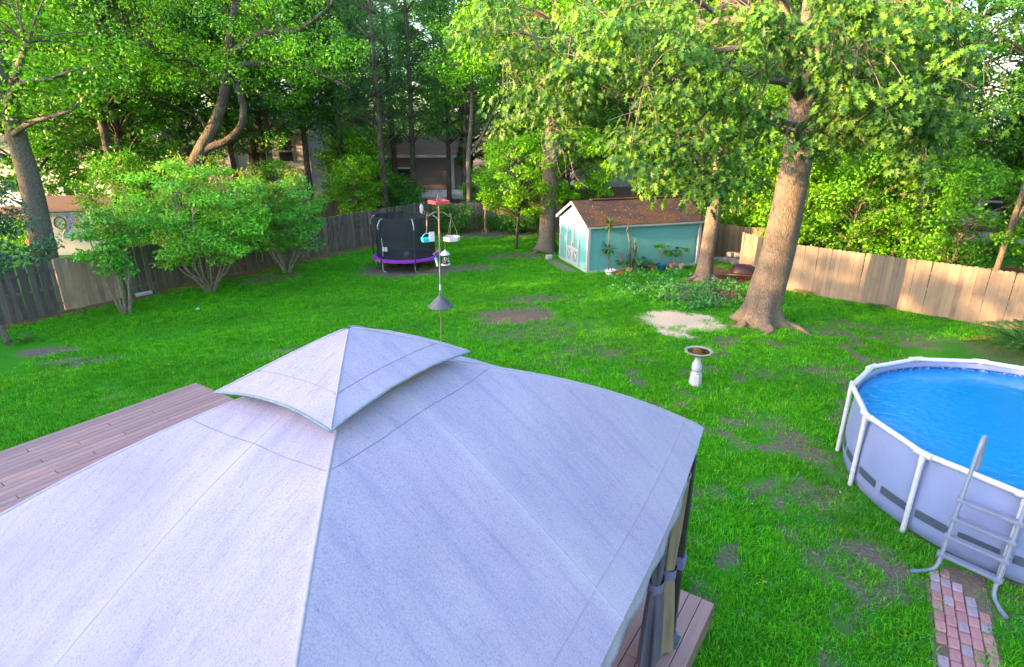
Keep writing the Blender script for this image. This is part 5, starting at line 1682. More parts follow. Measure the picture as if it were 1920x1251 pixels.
# limbs: main ones by hand-set ends, then twigs to each leaf clump from the nearest limb
LIMB_ENDS = [(-7.6, -2.2, 7.0), (-6.3, -3.6, 6.6), (-4.9, -4.6, 6.3), (-4.2, -4.2, 5.4), (-2.6, -4.4, 6.6), (-1.0, -4.6, 6.9), (0.6, -4.5, 6.4), (1.6, -3.6, 6.5), (-2.6, -3.6, 5.3), (-0.9, -4.0, 5.7), (0.9, -4.0, 5.3), (-5.8, -2.2, 8.0), (-3.6, -3.2, 8.0), (0.2, -3.4, 8.0), (1.9, -2.6, 8.0), (3.5, 2.5, 8.0), (-2.5, 4.5, 8.0), (2.0, 5, 8.0), (4.5, 0, 7.5), (-5, 2.5, 8.0)]
lm = MB()
LP, LR = [], []
for q in LIMB_ENDS:
    q = np.array(q, float)
    z0 = min(max(q[2] - 0.6 + 0.05 * np.linalg.norm(q[:2]), 5.0), 8.6)
    j = int(np.argmin([abs(p[2] - z0) for p in tp_]))
    p0 = np.array(tp_[j], float); p0[2] = z0
    mid = p0 * 0.45 + q * 0.55; mid[2] = max(z0, q[2]) + 0.8 + ro.uniform(0, 0.5)
    pts_ = bez(p0, mid, q, 10)
    for t_, p in enumerate(pts_[1:-1]): p += ro.normal(0, 0.10, 3)
    rr = list(np.linspace(0.10, 0.014, 10))
    lm.tube([tuple(p) for p in pts_], rr, 8, False)
    LP += [p for p in pts_[2:]]; LR += rr[2:]
for u in UP[::2]:
    branch_to(lm, tp_, tr_r, u, ro, 0.09)
lm.build("limbs", M['bark_oak'], oak, smooth=True)
LPa = np.array(LP)
tw = MB()
allc = np.concatenate([TIPS, np.array(BACK)])
for c in allc:
    d = np.linalg.norm(LPa - c, axis=1) + np.where(LPa[:, 2] < c[2] - 0.2, 0.8, 0)
    j = int(np.argmin(d)); p0 = LPa[j]
    mid = (p0 + c) / 2 + np.array([0, 0, 0.22 * d[j]]) + ro.normal(0, 0.08, 3)
    pts_ = bez(p0, mid, c + np.array([0, 0, -0.1]), 7)
    tw.tube([tuple(p) for p in pts_], list(np.linspace(min(0.013, LR[j]), 0.004, 7)), 5, False)
    for _ in range(3):                    # side shoots
        s = pts_[int(ro.integers(2, 6))]; e2 = s + ro.normal(0, 0.35, 3) + np.array([0, 0, -0.12])
        tw.tube([tuple(s), tuple((s + e2) / 2 + ro.normal(0, 0.05, 3)), tuple(e2)], [0.008, 0.006, 0.003], 4, False)
tag(tw.build("twigs", M['dead_twig'], oak, smooth=True), kind="stuff")
# bare dead twigs hanging between the leaves
dt = MB()
for (x, y, z) in ((-2.9, -3.6, 7.3), (-2.6, -3.9, 7.4), (-2.3, -3.3, 7.0), (-1.5, -4.0, 5.6), (1.2, -4.1, 6.9), (1.7, -3.8, 6.7), (-6.6, -2.0, 5.4), (-6.3, -2.2, 5.0), (-2.9, -3.8, 5.9), (0.3, -4.3, 5.8), (-5.6, -3.6, 6.4)):
    for _ in range(4):
        p = np.array([x, y, z]) + ro.normal(0, 0.12, 3)
        d = unit(np.array([ro.normal(0, .7), ro.normal(0, .5), -0.7]))
        pts_ = [p]
        for q in range(6):
            d = unit(d + ro.normal(0, 0.28, 3)); pts_.append(pts_[-1] + d * 0.19)
        dt.tube([tuple(q) for q in pts_], list(np.linspace(0.011, 0.003, 7)), 4, False)
        for q in (2, 3, 4):
            e2 = pts_[q] + unit(ro.normal(size=3) + np.array([0, 0, -.3])) * 0.25
            dt.tube([tuple(pts_[q]), tuple(e2)], [0.005, 0.002], 4, False)
tag(dt.build("dead_twigs", M['bark_pale'], oak), kind="stuff")


def oak_leaves(centres, radii, per, size, seed):
    r = np.random.default_rng(seed)
    C = np.repeat(centres, per, 0); Rd = np.repeat(radii, per); n = len(C)
    d = unit(r.normal(size=(n, 3))); d[:, 2] = d[:, 2] * 0.75
    pos = C + d * (Rd * r.random(n) ** 0.45)[:, None]
    ax = unit(d * np.array([0.7, 0.7, 0.2]) + r.normal(size=(n, 3)) * 0.45 + np.array([0, 0, -0.75]))
    nor = unit(np.array([-0.25, -0.45, 0.75]) + d * 0.5 + r.normal(size=(n, 3)) * 0.5)
    return bake_leaves(pos, ax, nor, size * (0.45 + 0.9 * r.random(n) ** 1.3), OAK_V, OAK_F)


v, f = oak_leaves(TIPS, 0.48 * ro.uniform(0.7, 1.2, len(TIPS)), 92, 0.180, 5)
link("crown", np_mesh("crown", v, f), M['leaf_oak'], oak)
v, f = oak_leaves(np.array(UP + BACK), 1.0 * ro.uniform(0.7, 1.2, len(UP) + len(BACK)), 62, 0.24, 6)
link("upper_crown", np_mesh("upper_crown", v, f), M['leaf_oak'], oak)

# ------------------------------------------------------------------ woodland tree kinds, built once and copied
used = {}
T = {}
T['A'] = make_tree("woodland_tree", 101, 17.0, 0.24, 2.6, 4.3, 105, 230, 0.185, 0.95, M['leaf_mid'], M['bark_dark'], flat=0.45)
T['B'] = make_tree("woodland_tree", 102, 15.0, 0.20, 1.8, 3.7, 90, 230, 0.175, 0.85, M['leaf_mid'], M['bark_dark'], bend=0.5, flat=0.42)
T['C'] = make_tree("shade_tree", 103, 18.0, 0.27, 3.6, 4.6, 105, 230, 0.19, 1.0, M['leaf_dark'], M['bark_dark'], flat=0.45)
T['D'] = make_tree("tall_tree", 104, 20.0, 0.26, 7.0, 4.4, 85, 220, 0.19, 1.0, M['leaf_dark'], M['bark_dark'])
T['P'] = make_tree("pine_tree", 105, 21.0, 0.24, 6.0, 3.2, 95, 260, 0.26, 0.75, M['leaf_pine'], M['bark_dark'], bend=0.2, shape='cone', tmpl=(NEEDLE_V * np.array([1.5, 1, 1]), NEEDLE_F), droop=0.1, rb=0.05)
T['M'] = make_tree("maple_tree", 106, 7.0, 0.10, 2.7, 3.0, 85, 150, 0.17, 0.62, M['leaf_bright'], M['bark_dark'], flat=0.4)
T['U'] = make_tree("understorey_tree", 107, 5.5, 0.05, 0.5, 2.1, 62, 140, 0.15, 0.62, M['leaf_mid'], M['bark_pale'], bend=0.35, flat=0.5)
T['V'] = make_tree("understorey_tree", 108, 7.0, 0.06, 0.9, 2.3, 70, 140, 0.15, 0.6, M['leaf_bright'], M['bark_pale'], bend=0.5, flat=0.45)


def wood(k, x, y, s, label, group=None, rz=None, z=-0.05):
    return place(T[k], used, (x, y, z), rnd.uniform(0, 6.28) if rz is None else rz, s, label, "tree", group)


G1 = "woodland trees standing beyond the fences"
for (x, y, k, s) in [
        (-18.6, 28.2, 'D', .95), (-19.3, 30.4, 'C', .9), (-17.3, 32.5, 'D', .8), (-13.7, 34.5, 'D', .78), (-12.2, 36.4, 'D', .82), (-24.5, 30.5, 'A', .95),
        (-16.0, 35.0, 'D', .7), (-11.2, 39.5, 'D', .75), (-4.2, 40.0, 'D', .7), (3.8, 36.0, 'D', .62), (5.6, 37.2, 'D', .6), (7.4, 36.4, 'D', .62), (-20.8, 34.0, 'D', .8), (-28, 38, 'C', 1.0), (-23, 38, 'A', 1.0), (-31, 30, 'B', 1.0), (-33, 45, 'C', 1.1), (-18.5, 44, 'C', 1.1), (-11.5, 46, 'A', 1.0), (-25.5, 50, 'A', 1.1), (-36, 36, 'A', 1.0),
        (3.2, 41, 'C', .95), (8.2, 39.5, 'C', 1.0), (12.5, 41, 'A', 1.0), (6.0, 46, 'A', 1.1), (1.0, 50, 'C', 1.0), (11, 36.2, 'B', .9), (15.5, 36, 'C', 1.0), (14.2, 31.0, 'B', .85),
        (18.8, 33.5, 'A', .95), (17.2, 26.8, 'B', .75), (28.5, 30.5, 'A', .95), (30.5, 24.5, 'B', .9), (27, 38, 'C', 1.0), (22, 42, 'A', 1.0), (34, 34, 'C', 1.1), (21.3, 21.2, 'B', .85), (25.5, 19.0, 'A', .9),
        (17, 48, 'C', 1.1), (30, 48, 'A', 1.1), (38, 42, 'C', 1.1), (-40, 46, 'A', 1.1), (-5, 62, 'C', 1.1), (-14, 60, 'A', 1.1), (-24, 64, 'C', 1.2), (-34, 60, 'A', 1.2), (5, 62, 'A', 1.1), (14, 60, 'C', 1.2), (24, 58, 'A', 1.1), (34, 58, 'C', 1.1),
        (-3.5, 52, 'A', 1.0), (-9.5, 55.0, 'A', 1.1), (4.5, 53.5, 'A', 1.0), (31, 27.5, 'C', .9), (22.2, 26.6, 'C', .92), (24.5, 25.0, 'B', .95), (-45, 58, 'C', 1.1), (-9, 74, 'A', 1.2), (-20, 78, 'C', 1.2), (2, 76, 'C', 1.2), (13, 76, 'A', 1.2), (26, 74, 'C', 1.2), (40, 70, 'A', 1.2), (-34, 80, 'A', 1.2), (46, 52, 'A', 1.1), (-50, 70, 'A', 1.2)]:
    where = "far back in the wood" if y > 55 else "behind the neighbour's cream shed" if x < -20 else "behind the crape myrtles" if x < -10 else "beside the grey house" if x < -2 else "behind the teal shed" if x < 9.5 else "behind the oak" if x < 17 else "beyond the sunlit fence"
    lab_ = {'A': "full leafed green tree ", 'B': "smaller leafy tree with low crown ", 'C': "dark dense tree ", 'D': "tall tree with bare dark trunk "}[k] + where
    wood(k, x, y, s, lab_, {'A': "full green woodland trees ", 'B': "smaller low crowned trees ", 'C': "dark dense woodland trees ", 'D': "tall bare trunked trees "}[k] + where)
for (x, y, s) in [(17.5, 8.5, .8), (19.5, 3.5, .9), (17.0, -2.0, .9), (21.0, 10.5, .9), (12.0, -7.0, .9)]:  # added out of view to block sky and darken the canopy's right panel
    wood('C', x, y, s, "dark dense tree added out of view right of the pool", "added sky blocking trees right of the pool")
for (x, y, s) in [(-10.1, 36.5, .8), (-9.5, 38.2, .85), (-7.3, 34.4, .85), (-6.3, 38.6, .9), (-7.9, 41.0, .9), (-2.9, 37.6, .75), (-15.5, 38.0, .9)]:
    wood('P', x, y, s, "tall thin trunked pine near the grey house", "pines behind the long weathered fence")
for (x, y, s) in [(0.2, 27.4, .72), (2.6, 28.6, .80)]:
    wood('M', x, y, s, "bright yellow green maple with layered leaves behind the shed", "maples behind the teal shed")
for (x, y, s) in [(11.6, 25.6, .95), (13.6, 23.4, .9), (15.6, 20.4, .8), (18.3, 17.6, .95), (12.4, 28.8, 1.1), (16.2, 23.2, .95), (19.4, 19.4, 1.0), (23, 17.4, 1.0)]:
    wood('U', x, y, s, "leafy young tree growing behind the sunlit fence", "young trees behind the sunlit fence")
for (x, y, s) in [(10.3, 27.6, 1.0), (13.0, 26.4, .85), (15.3, 24.9, .85), (21.0, 18.6, .9)]:
    wood('V', x, y, s, "yellow green sapling with pale stem behind the sunlit fence", "yellow green saplings behind the sunlit fence")
for (x, y, s) in [(-16.8, 26.2, .8), (-14.6, 29.2, .75), (-12.4, 31.0, .7), (-8.6, 33.4, .72), (-8.2, 35.2, .66), (-20.5, 33.5, .9), (-1.9, 36.2, .6), (-9.3, 36.4, .95), (-10.6, 40.5, .9), (-25.2, 34.0, .9)]:
    wood('U', x, y, s, "leafy shade shrub growing behind the weathered fence", "shade shrubs behind the weathered fence")

# the row of trees left of the yard, outside the picture, whose shade covers the lawn
for i in range(12):
    k = -21.0 + 3.7 * i
    wood('B' if i % 2 else 'A', -23.8 - 0.44 * k, -0.5 + 0.9 * k, (1.0, 1.0, ((0.68 if k < 0.5 else 0.60 if k < 9.5 else 0.49) + 0.015 * math.sin(i * 2.3)) * (17 / 15 if i % 2 else 1.0)), "dense low tree in the unseen row shading the lawn", "tree row left of the yard")
    if k < 1:  # second row, added unseen to stop sun leaking onto the canopy
        wood('A', -23.8 - 0.44 * (k + 1.8) - 5.4, -0.5 + 0.9 * (k + 1.8) - 2.6, (1.0, 1.0, 0.78), "dense taller tree in the added second row blocking the sun", "added second tree row left of the yard")
    wood('U', -23.8 - 0.44 * (k + 2) - 2.7, -0.5 + 0.9 * (k + 2) - 1.3, (1.3, 1.3, 1.25), "broad bushy shrub under the tree row", "shrubs below the tree row")


# ------------------------------------------------------------------ trees that stand out one by one
def lone_tree(name, loc, seed, label, paths, clumps, per, leaf, cr, leafmat, bark, sides=14, group=None, flat=0.65, extra=None, tmpl=(LEAF_V, LEAF_F), twig=True):
    """paths: lists of (x, y, z, radius) drawn by eye; clumps: leaf clump centres"""
    r = np.random.default_rng(seed)
    root = empty(name, loc, 0, label, "tree", group)
    mb = MB(); ends = []
    for pth_ in paths:
        P_ = [np.array(p[:3], float) for p in pth_]; Q = [p[3] for p in pth_]
        pts, rad = [], []
        for i in range(len(P_) - 1):
            a, b, c, d = [P_[min(max(i + o, 0), len(P_) - 1)] for o in (-1, 0, 1, 2)]
            for t in (0, .33, .66):
                pts.append(0.5 * ((2 * b) + (c - a) * t + (2 * a - 5 * b + 4 * c - d) * t * t + (3 * b - a - 3 * c + d) * t ** 3))
                rad.append(Q[i] * (1 - t) + Q[i + 1] * t)
        pts.append(P_[-1]); rad.append(Q[-1])
        mb.tube([tuple(p) for p in pts], rad, sides if Q[0] > 0.08 else 7, True)
        ends += list(zip(pts[2:], rad[2:]))
    C = np.array(clumps, float)
    E = np.array([e[0] for e in ends])
    if twig:
        for c in C:
            d = np.linalg.norm(E - c, axis=1) + np.where(E[:, 2] > c[2] + 0.3, 0.7, 0)
            j = int(np.argmin(d)); p0 = E[j]
            mid = (p0 + c) / 2 + np.array([0, 0, 0.15 * d[j]]) + r.normal(0, 0.06, 3)
            rb = min(ends[j][1] * 0.8, 0.035)
            mb.tube([tuple(p) for p in bez(p0, mid, c, 5)], list(np.linspace(rb, rb * .3, 5)), 5, False)
    mb.build("trunk", bark, root, smooth=True)
    rr = cr * r.uniform(0.65, 1.25, len(C))
    v, f = leaf_cloud(r, C, rr, per, leaf, 0.2, flat, tmpl)
    link("crown", np_mesh("crown", v, f), leafmat, root)
    if extra:
        v, f = leaf_cloud(r, np.array(extra[0], float), np.full(len(extra[0]), extra[1]), extra[2], extra[3], -0.4, 1.4)
        tag(link("new_shoots", np_mesh("new_shoots", v, f), extra[4], root), kind="stuff")
    return root


def shell(r, c, rad, n, lo=0.55):
    d = unit(r.normal(size=(n, 3)))
    return np.array(c) + d * np.array(rad) * (lo + (1 - lo) * r.random(n) ** 0.7)[:, None]


rt3 = np.random.default_rng(77)
# crape myrtles along the left fence: fans of pale stems under small leaved crowns
def crape(loc, label, top, rx, ry, base_z, nst, seed, per=115, ncl=90):
    r = np.random.default_rng(seed)
    paths = []
    for i in range(nst):
        a = i * 2.4 + r.uniform(-.4, .4); s = r.uniform(0.55, 1.0)
        ex, ey = rx * 0.62 * s * math.cos(a), ry * 0.62 * s * math.sin(a)
        z1 = base_z + 0.55 * (top - base_z) * r.uniform(0.8, 1.15)
        paths.append([(0.10 * math.cos(a), 0.10 * math.sin(a), -0.05, 0.040), (0.16 * math.cos(a) + ex * 0.15, 0.16 * math.sin(a) + ey * 0.15, base_z * 0.45, 0.034), (ex * 0.6 + r.normal(0, .05), ey * 0.6 + r.normal(0, .05), base_z * 1.05, 0.026), (ex, ey, z1, 0.013)])
    cz = (top + base_z) / 2
    C = shell(r, (0, 0, cz), (rx, ry, (top - base_z) / 2), ncl, 0.35)
    widen = 0.80 + 0.25 * np.clip((C[:, 2] - base_z) / (top - base_z), 0, 1) ** 0.8
    C[:, 0] *= widen; C[:, 1] *= widen
    C[:, 2] += 0.12 * (C[:, 0] ** 2 + C[:, 1] ** 2) / (rx * rx) * 0
    C += r.normal(0, 0.16, C.shape) * np.array([1.3, 1.3, 1.0])
    topc = C[C[:, 2] > cz - 0.1]
    ex_ = topc + np.array([0, 0, 0.28]) + r.normal(0, 0.15, topc.shape)
    return lone_tree("crape_myrtle", loc, seed, label, paths, C, per, 0.115, 0.40 * (rx / 1.9) ** 0.5, M['leaf_crape'], M['bark_crape'], 8, None, 0.42, (ex_, 0.20, 34, 0.09, M['leaf_crape_new']))


crape((-12.07, 17.5, 0), "smallest crape myrtle with pale fan stems beside the repaired fence piece", 3.15, 1.0, 0.9, 1.2, 7, 31, 110, 40)
crape((-10.62, 19.96, 0), "largest round crape myrtle with many pale stems", 4.4, 2.5, 2.0, 0.95, 12, 32, 150, 120)
crape((-8.95, 22.78, 0), "crape myrtle with wide flat crown nearest the trampoline", 3.8, 2.2, 1.7, 0.9, 10, 33, 150, 90)

# slender leaning sapling at the near end of the left fence
C = [(1.3, 0.2, 4.1), (0.9, 0.1, 4.5), (1.5, 0.1, 3.7), (1.1, 0, 3.3), (0.7, 0, 3.8), (0.4, 0.2, 4.7), (1.0, .1, 2.5), (1.5, .1, 2.35), (1.9, 0.1, 2.5), (2.2, 0.1, 2.7), (0.8, 0, 2.2), (0.5, 0.1, 2.0), (1.2, 0, 3.0), (0.2, 0.2, 3.4), (0.6, 0.3, 5.1), (1.1, .2, 4.9), (-.3, .2, 4.2), (-.5, .1, 3.5), (-.4, 0, 5.0), (1.55, .2, 3.2)]
lone_tree("leaning_sapling", (-13.55, 14.8, 0), 51, "slender sapling with drooping blue green leaves by the left fence end", [[(0, 0, -0.05, 0.085), (-0.10, 0, 0.4, 0.075), (-0.25, 0, 1.1, 0.065), (-0.25, 0, 2.2, 0.055), (0.1, 0, 3.4, 0.045), (0.6, 0.1, 4.6, 0.02)], [(-0.25, 0, 1.7, 0.04), (0.5, 0, 2.2, 0.03), (1.3, 0.1, 2.45, 0.02), (2.1, 0.1, 2.65, 0.01)], [(-0.1, 0, 2.8, 0.035), (0.6, 0, 3.3, 0.025), (1.4, 0.1, 3.6, 0.01)]], [(a_ - 0.55, b_, c_) for a_, b_, c_ in C], 190, 0.11, 0.36, M['leaf_blue'], M['bark_pale'], 10)

# thick pale trunk beyond the left fence, beside the neighbour's shed
C = list(shell(rt3, (0, 0, 9.0), (4.4, 3.6, 3.6), 120, 0.4)) + [(-2.0, -1.5, 6.2), (-1.2, -1.8, 5.6), (1.5, -1.5, 6.4), (2.4, -1.2, 7.0), (3.2, -0.8, 6.3), (2.0, -2.0, 7.6), (-2.8, -1, 6.8), (3.8, -1, 7.2), (0.8, -2.2, 6.0), (-.6, -2, 7), (4.2, -1.4, 6.6), (4.8, -1, 7.4)]
lone_tree("old_shade_tree", (-18.25, 22.6, 0), 52, "thick pale trunked tree in front of the neighbour's cream shed", [[(-0.05, 0, -0.1, 0.52), (0.0, 0, 0.6, 0.43), (0.1, 0, 2.0, 0.40), (0.2, 0, 3.6, 0.36), (0.15, 0, 5.2, 0.32), (0.1, 0, 6.6, 0.26), (0.3, 0.2, 9.5, 0.15), (0.4, 0, 12, 0.05)], [(-0.2, 0, 5.6, 0.16), (0.7, -0.4, 6.7, 0.12), (1.5, -0.9, 7.3, 0.11), (2.3, -1.2, 8.1, 0.07)], [(-0.2, 0, 5.9, 0.15), (0.5, -0.4, 6.3, 0.13), (1.6, -1.0, 6.9, 0.09), (2.9, -1.4, 7.0, 0.05)], [(-0.25, 0, 5.0, 0.12), (1.2, -0.6, 5.6, 0.09), (3.2, -1.2, 6.0, 0.05)], [(-0.25, 0, 5.5, 0.14), (-1.3, -0.5, 6.6, 0.1), (-2.6, -0.8, 7.2, 0.05)]], C, 150, 0.165, 0.85, M['leaf_mid'], M['bark_pale'], 18)

# the crooked tree rising over the crape myrtles
C = [tuple(np.array((2.9, 0.2, 9.6)) + rt3.normal(size=3) * np.array((2.6, 1.6, 1.6))) for _ in range(70)] + [tuple(np.array((5.0, 0, 8.4)) + rt3.normal(size=3) * np.array((1.7, 1.2, 0.8))) for _ in range(40)] + [tuple(np.array((-0.5, 0, 8.8)) + rt3.normal(size=3) * np.array((1.8, 1.2, 1.2))) for _ in range(35)]
lone_tree("crooked_tree", (-15.0, 27.6, 0), 53, "crooked leaning forked tree rising above the largest crape myrtle", [[(-0.2, 0, -0.1, 0.46), (0.0, 0, 1.2, 0.37), (0.35, 0, 3.2, 0.34), (1.0, 0, 4.4, 0.31), (1.7, 0, 5.4, 0.25), (2.3, 0, 6.4, 0.23), (2.65, 0, 7.4, 0.21), (2.9, 0.1, 8.6, 0.20), (3.4, 0.2, 10.4, 0.1)], [(0.85, 0, 4.15, 0.17), (1.5, -0.1, 4.6, 0.17), (2.3, -0.15, 4.85, 0.16), (3.05, -0.15, 5.5, 0.15), (3.25, -0.1, 6.4, 0.15), (2.95, 0, 7.5, 0.16)], [(2.8, 0, 7.7, 0.2), (4.0, -0.1, 8.0, 0.17), (5.6, -0.1, 7.9, 0.14), (7.0, -0.1, 7.5, 0.08), (8.0, -0.1, 7.0, 0.05)], [(2.9, 0, 8.3, 0.18), (4.5, 0, 9.2, 0.14), (6.0, 0, 9.3, 0.1), (7.4, 0, 10.2, 0.05)], [(2.7, 0, 7.2, 0.14), (1.4, 0, 8.0, 0.1), (0.0, 0, 8.8, 0.05)]], C, 150, 0.14, 0.75, M['leaf_mid'], M['bark_dark'], 16)

# trunk behind the shed's door end, and the one at its far corner
C = [tuple(p) for p in shell(rt3, (0, 0, 9.6), (3.6, 3.2, 3.4), 95, 0.4)]
lone_tree("shed_side_tree", (1.62, 26.9, 0), 54, "straight trunk with flared foot behind the shed's door end", [[(-0.15, -0.1, -0.1, 0.62), (-0.05, 0, 0.25, 0.46), (0, 0, 0.9, 0.38), (0.05, 0, 3.0, 0.34), (0.15, 0, 6.0, 0.30), (0.2, 0, 9.5, 0.2), (0.1, 0, 12.5, 0.06)], [(-0.2, -0.1, 0.25, 0.16), (-0.55, -0.4, 0.05, 0.10), (-0.9, -0.7, -0.04, 0.05)]], C, 150, 0.165, 0.85, M['leaf_mid'], M['bark_oak'], 18)
C = [tuple(p) for p in shell(rt3, (0.2, 0, 9.8), (3.4, 3.0, 3.2), 90, 0.4)] + [tuple(p) for p in shell(rt3, (0.1, -0.5, 5.3), (1.0, 0.7, 0.6), 10, 0.3)]
lone_tree("corner_tree", (7.30, 21.75, 0), 55, "slim straight trunk standing at the shed's far corner", [[(-0.05, -0.05, -0.1, 0.48), (0, 0, 0.25, 0.33), (0.02, 0, 0.9, 0.28), (0.10, 0, 2.6, 0.26), (0.15, 0, 4.6, 0.24), (0.2, 0, 7.5, 0.19), (0.2, 0, 11, 0.08)], [(-0.15, -0.1, 0.30, 0.12), (-0.5, -0.15, 0.08, 0.08), (-0.95, -0.3, -0.03, 0.04)], [(0.1, -0.1, 0.25, 0.12), (0.45, -0.35, 0.05, 0.07), (0.8, -0.5, -0.04, 0.03)]], C, 150, 0.165, 0.8, M['leaf_oak'], M['bark_oak'], 18)
# slim forked tree with sunlit stem left of the maples
C = [tuple(p) for p in shell(rt3, (0.4, 0, 9.0), (2.6, 2.2, 2.6), 60, 0.3)]
lone_tree("forked_tree", (-2.45, 33.9, 0), 56, "slim forked tree with sunlit stem in front of the grey house", [[(0, 0, -0.1, 0.17), (0.02, 0, 2.0, 0.14), (0.05, 0, 4.0, 0.13), (0.25, 0, 6.0, 0.10), (0.4, 0, 9.5, 0.05)], [(0.05, 0, 3.9, 0.09), (0.6, 0, 4.6, 0.07), (1.5, 0, 6.3, 0.05), (2.2, 0, 8.0, 0.03)]], C, 130, 0.16, 0.75, M['leaf_mid'], M['bark_pale'], 10)


# thin pale stems seen between the leaves behind the right fence
for i, (x, y, lx, hh, rr) in enumerate([(10.3, 26.6, 0.05, 6.0, .06), (11.0, 25.6, 0.14, 6.5, .07), (11.6, 26.0, 0.22, 6.0, .055), (15.4, 23.4, -0.02, 6.0, .085), (15.9, 18.9, 0.06, 6.5, .10), (16.6, 18.2, 0.09, 7.0, .11)]):
    C = [(lx * hh + q[0], q[1], q[2]) for q in shell(rt3, (0, 0, hh + 0.3), (1.5, 1.3, 1.1), 26, 0.2)]
    lone_tree("thin_stemmed_tree", (x, y, 0), 60 + i, ["thin pale stemmed tree behind the brown fence run", "pale slanting stem rising behind the wheelbarrow", "most slanted thin pale stem behind the oak trunk", "thin sunlit stem over the middle of the pale fence", "pale stem standing close behind the pale fence", "stouter slanted stem close behind the pale fence"][i],
              [[(0, 0, -0.1, rr), (lx * hh * 0.3, 0, hh * 0.33, rr * 0.85), (lx * hh * 0.7, 0.05, hh * 0.66, rr * 0.7), (lx * hh, 0, hh, rr * 0.4)], [(lx * hh * 0.3, 0, hh * 0.35, rr * 0.6), (lx * hh * 0.3 + 0.5, 0, hh * 0.6, rr * 0.45), (lx * hh * 0.4 + 1.0, 0.1, hh * 0.85, rr * 0.25)]], C, 120, 0.13, 0.55, M['leaf_bright'] if i % 2 else M['leaf_mid'], M['bark_pale'], 8)

# ------------------------------------------------------------------ shrubs and low plants
def shrub(name, loc, seed, label, rx, ry, h, n, per, leaf, mat, cat="shrub", group=None):
    r = np.random.default_rng(seed)
    root = empty(name, loc, 0, label, cat, group)
    C = shell(r, (0, 0, h * 0.5), (rx, ry, h * 0.48), n, 0.4)
    C[:, 2] = np.maximum(C[:, 2], 0.12)
    st = MB()
    for c in C[::2]:
        st.tube([(c[0] * 0.1, c[1] * 0.1, 0), (c[0] * 0.5, c[1] * 0.5, c[2] * 0.6), tuple(c)], [0.02, 0.014, 0.006], 5, False)
    st.build("stems", M['bark_dark'], root)
    v, f = leaf_cloud(r, C, 0.28 * min(rx, 1.4) * r.uniform(.7, 1.3, n) + 0.08, per, leaf, 0.1, 0.7)
    link("foliage", np_mesh("foliage", v, f), mat, root)
    return root


shrub("round_shrub", (0.62, 31.9, 0), 81, "dark round shrub in front of the tan back fence", 1.35, 0.9, 1.45, 40, 130, 0.10, M['leaf_dark'])
shrub("shade_bush", (-3.2, 32.0, 0), 82, "dark bush against the old fence left of the carved post", 1.6, 0.8, 1.5, 40, 120, 0.10, M['leaf_dark'])
shrub("low_bush", (-1.1, 32.6, 0), 83, "low bush between the carved post and the round shrub", 1.0, 0.6, 0.9, 24, 110, 0.09, M['leaf_dark'])
shrub("tall_bush", (-6.6, 35.2, 0), 84, "tall leafy bush below the grey house wall", 1.6, 1.2, 2.2, 60, 140, 0.12, M['leaf_dark'])
shrub("porch_bush", (-7.6, 36.2, 0), 85, "dense dark bush behind the trampoline's fence corner", 2.4, 1.4, 2.9, 60, 140, 0.12, M['leaf_dark'])
shrub("flower_bush", (-24.5, 29.5, 0), 86, "low bush in the neighbour's flower bed by the cream shed", 1.4, 1.0, 1.1, 30, 110, 0.10, M['leaf_mid'])
M['flower_red'] = leaf_mat("red_petals", (0.50, 0.05, 0.03), (0.70, 0.14, 0.05), 0.2, 0.5, 0.1, False)
M['flower_pink'] = leaf_mat("pink_petals", (0.50, 0.10, 0.16), (0.70, 0.22, 0.28), 0.2, 0.5, 0.1, False)
for i, (x, y, z, m_, l_) in enumerate(((-22.0, 27.6, 0.55, 'flower_red', "orange red flower clump beside the cream shed"), (-22.9, 27.8, 0.30, 'flower_pink', "low pink flower clump in the neighbour's bed"))):
    r = np.random.default_rng(90 + i)
    root = empty("flower_clump", (x, y, 0), 0, l_, "flowers")
    v, f = leaf_cloud(r, np.array([(0, 0, z), (0.2, 0, z * 0.8), (-0.2, 0.1, z * .9)]), np.array([.22, .2, .2]), 60, 0.09)
    link("blooms", np_mesh("blooms", v, f), M[m_], root)
    v, f = leaf_cloud(r, np.array([(0, 0, z * 0.5), (0.2, 0, z * 0.4), (-0.2, 0.1, z * .4)]), np.array([.26, .2, .2]), 70, 0.12)
    link("leaves", np_mesh("leaves", v, f), M['leaf_mid'], root)

# silvery ground cover in front of the shed, with leafy weeds around it
M['silver_leaf'] = leaf_mat("silver_leaves", (0.040, 0.120, 0.050), (0.095, 0.200, 0.105), 0.2, 0.6, 0.2, False)
r = np.random.default_rng(95)
C = np.column_stack([6.1 + r.normal(0, 0.55, 75), 19.3 + r.normal(0, 0.6, 75), r.uniform(0.03, 0.16, 75)])
v, f = leaf_cloud(r, C, r.uniform(0.12, 0.22, 75), 60, 0.07, 0.0, 0.7)
tag(link("silver_ground_cover", np_mesh("silver_ground_cover", v, f), M['silver_leaf']), "patch of silvery green low leaves before the shed", "ground cover", kind="stuff")
C = np.column_stack([r.uniform(3.6, 8.6, 170), r.uniform(17.8, 22.8, 170), r.uniform(0.02, 0.14, 170)])
C = C[(np.abs(C[:, 0] - 6.1) + np.abs(C[:, 1] - 20.6) * 0.8 < 3.0)]
v, f = leaf_cloud(r, C, r.uniform(0.10, 0.28, len(C)), 50, 0.09, 0.0, 0.55)
tag(link("garden_weeds", np_mesh("garden_weeds", v, f), M['weed']), "leafy green weeds round the shed bed and corner tree", "weeds", kind="stuff")
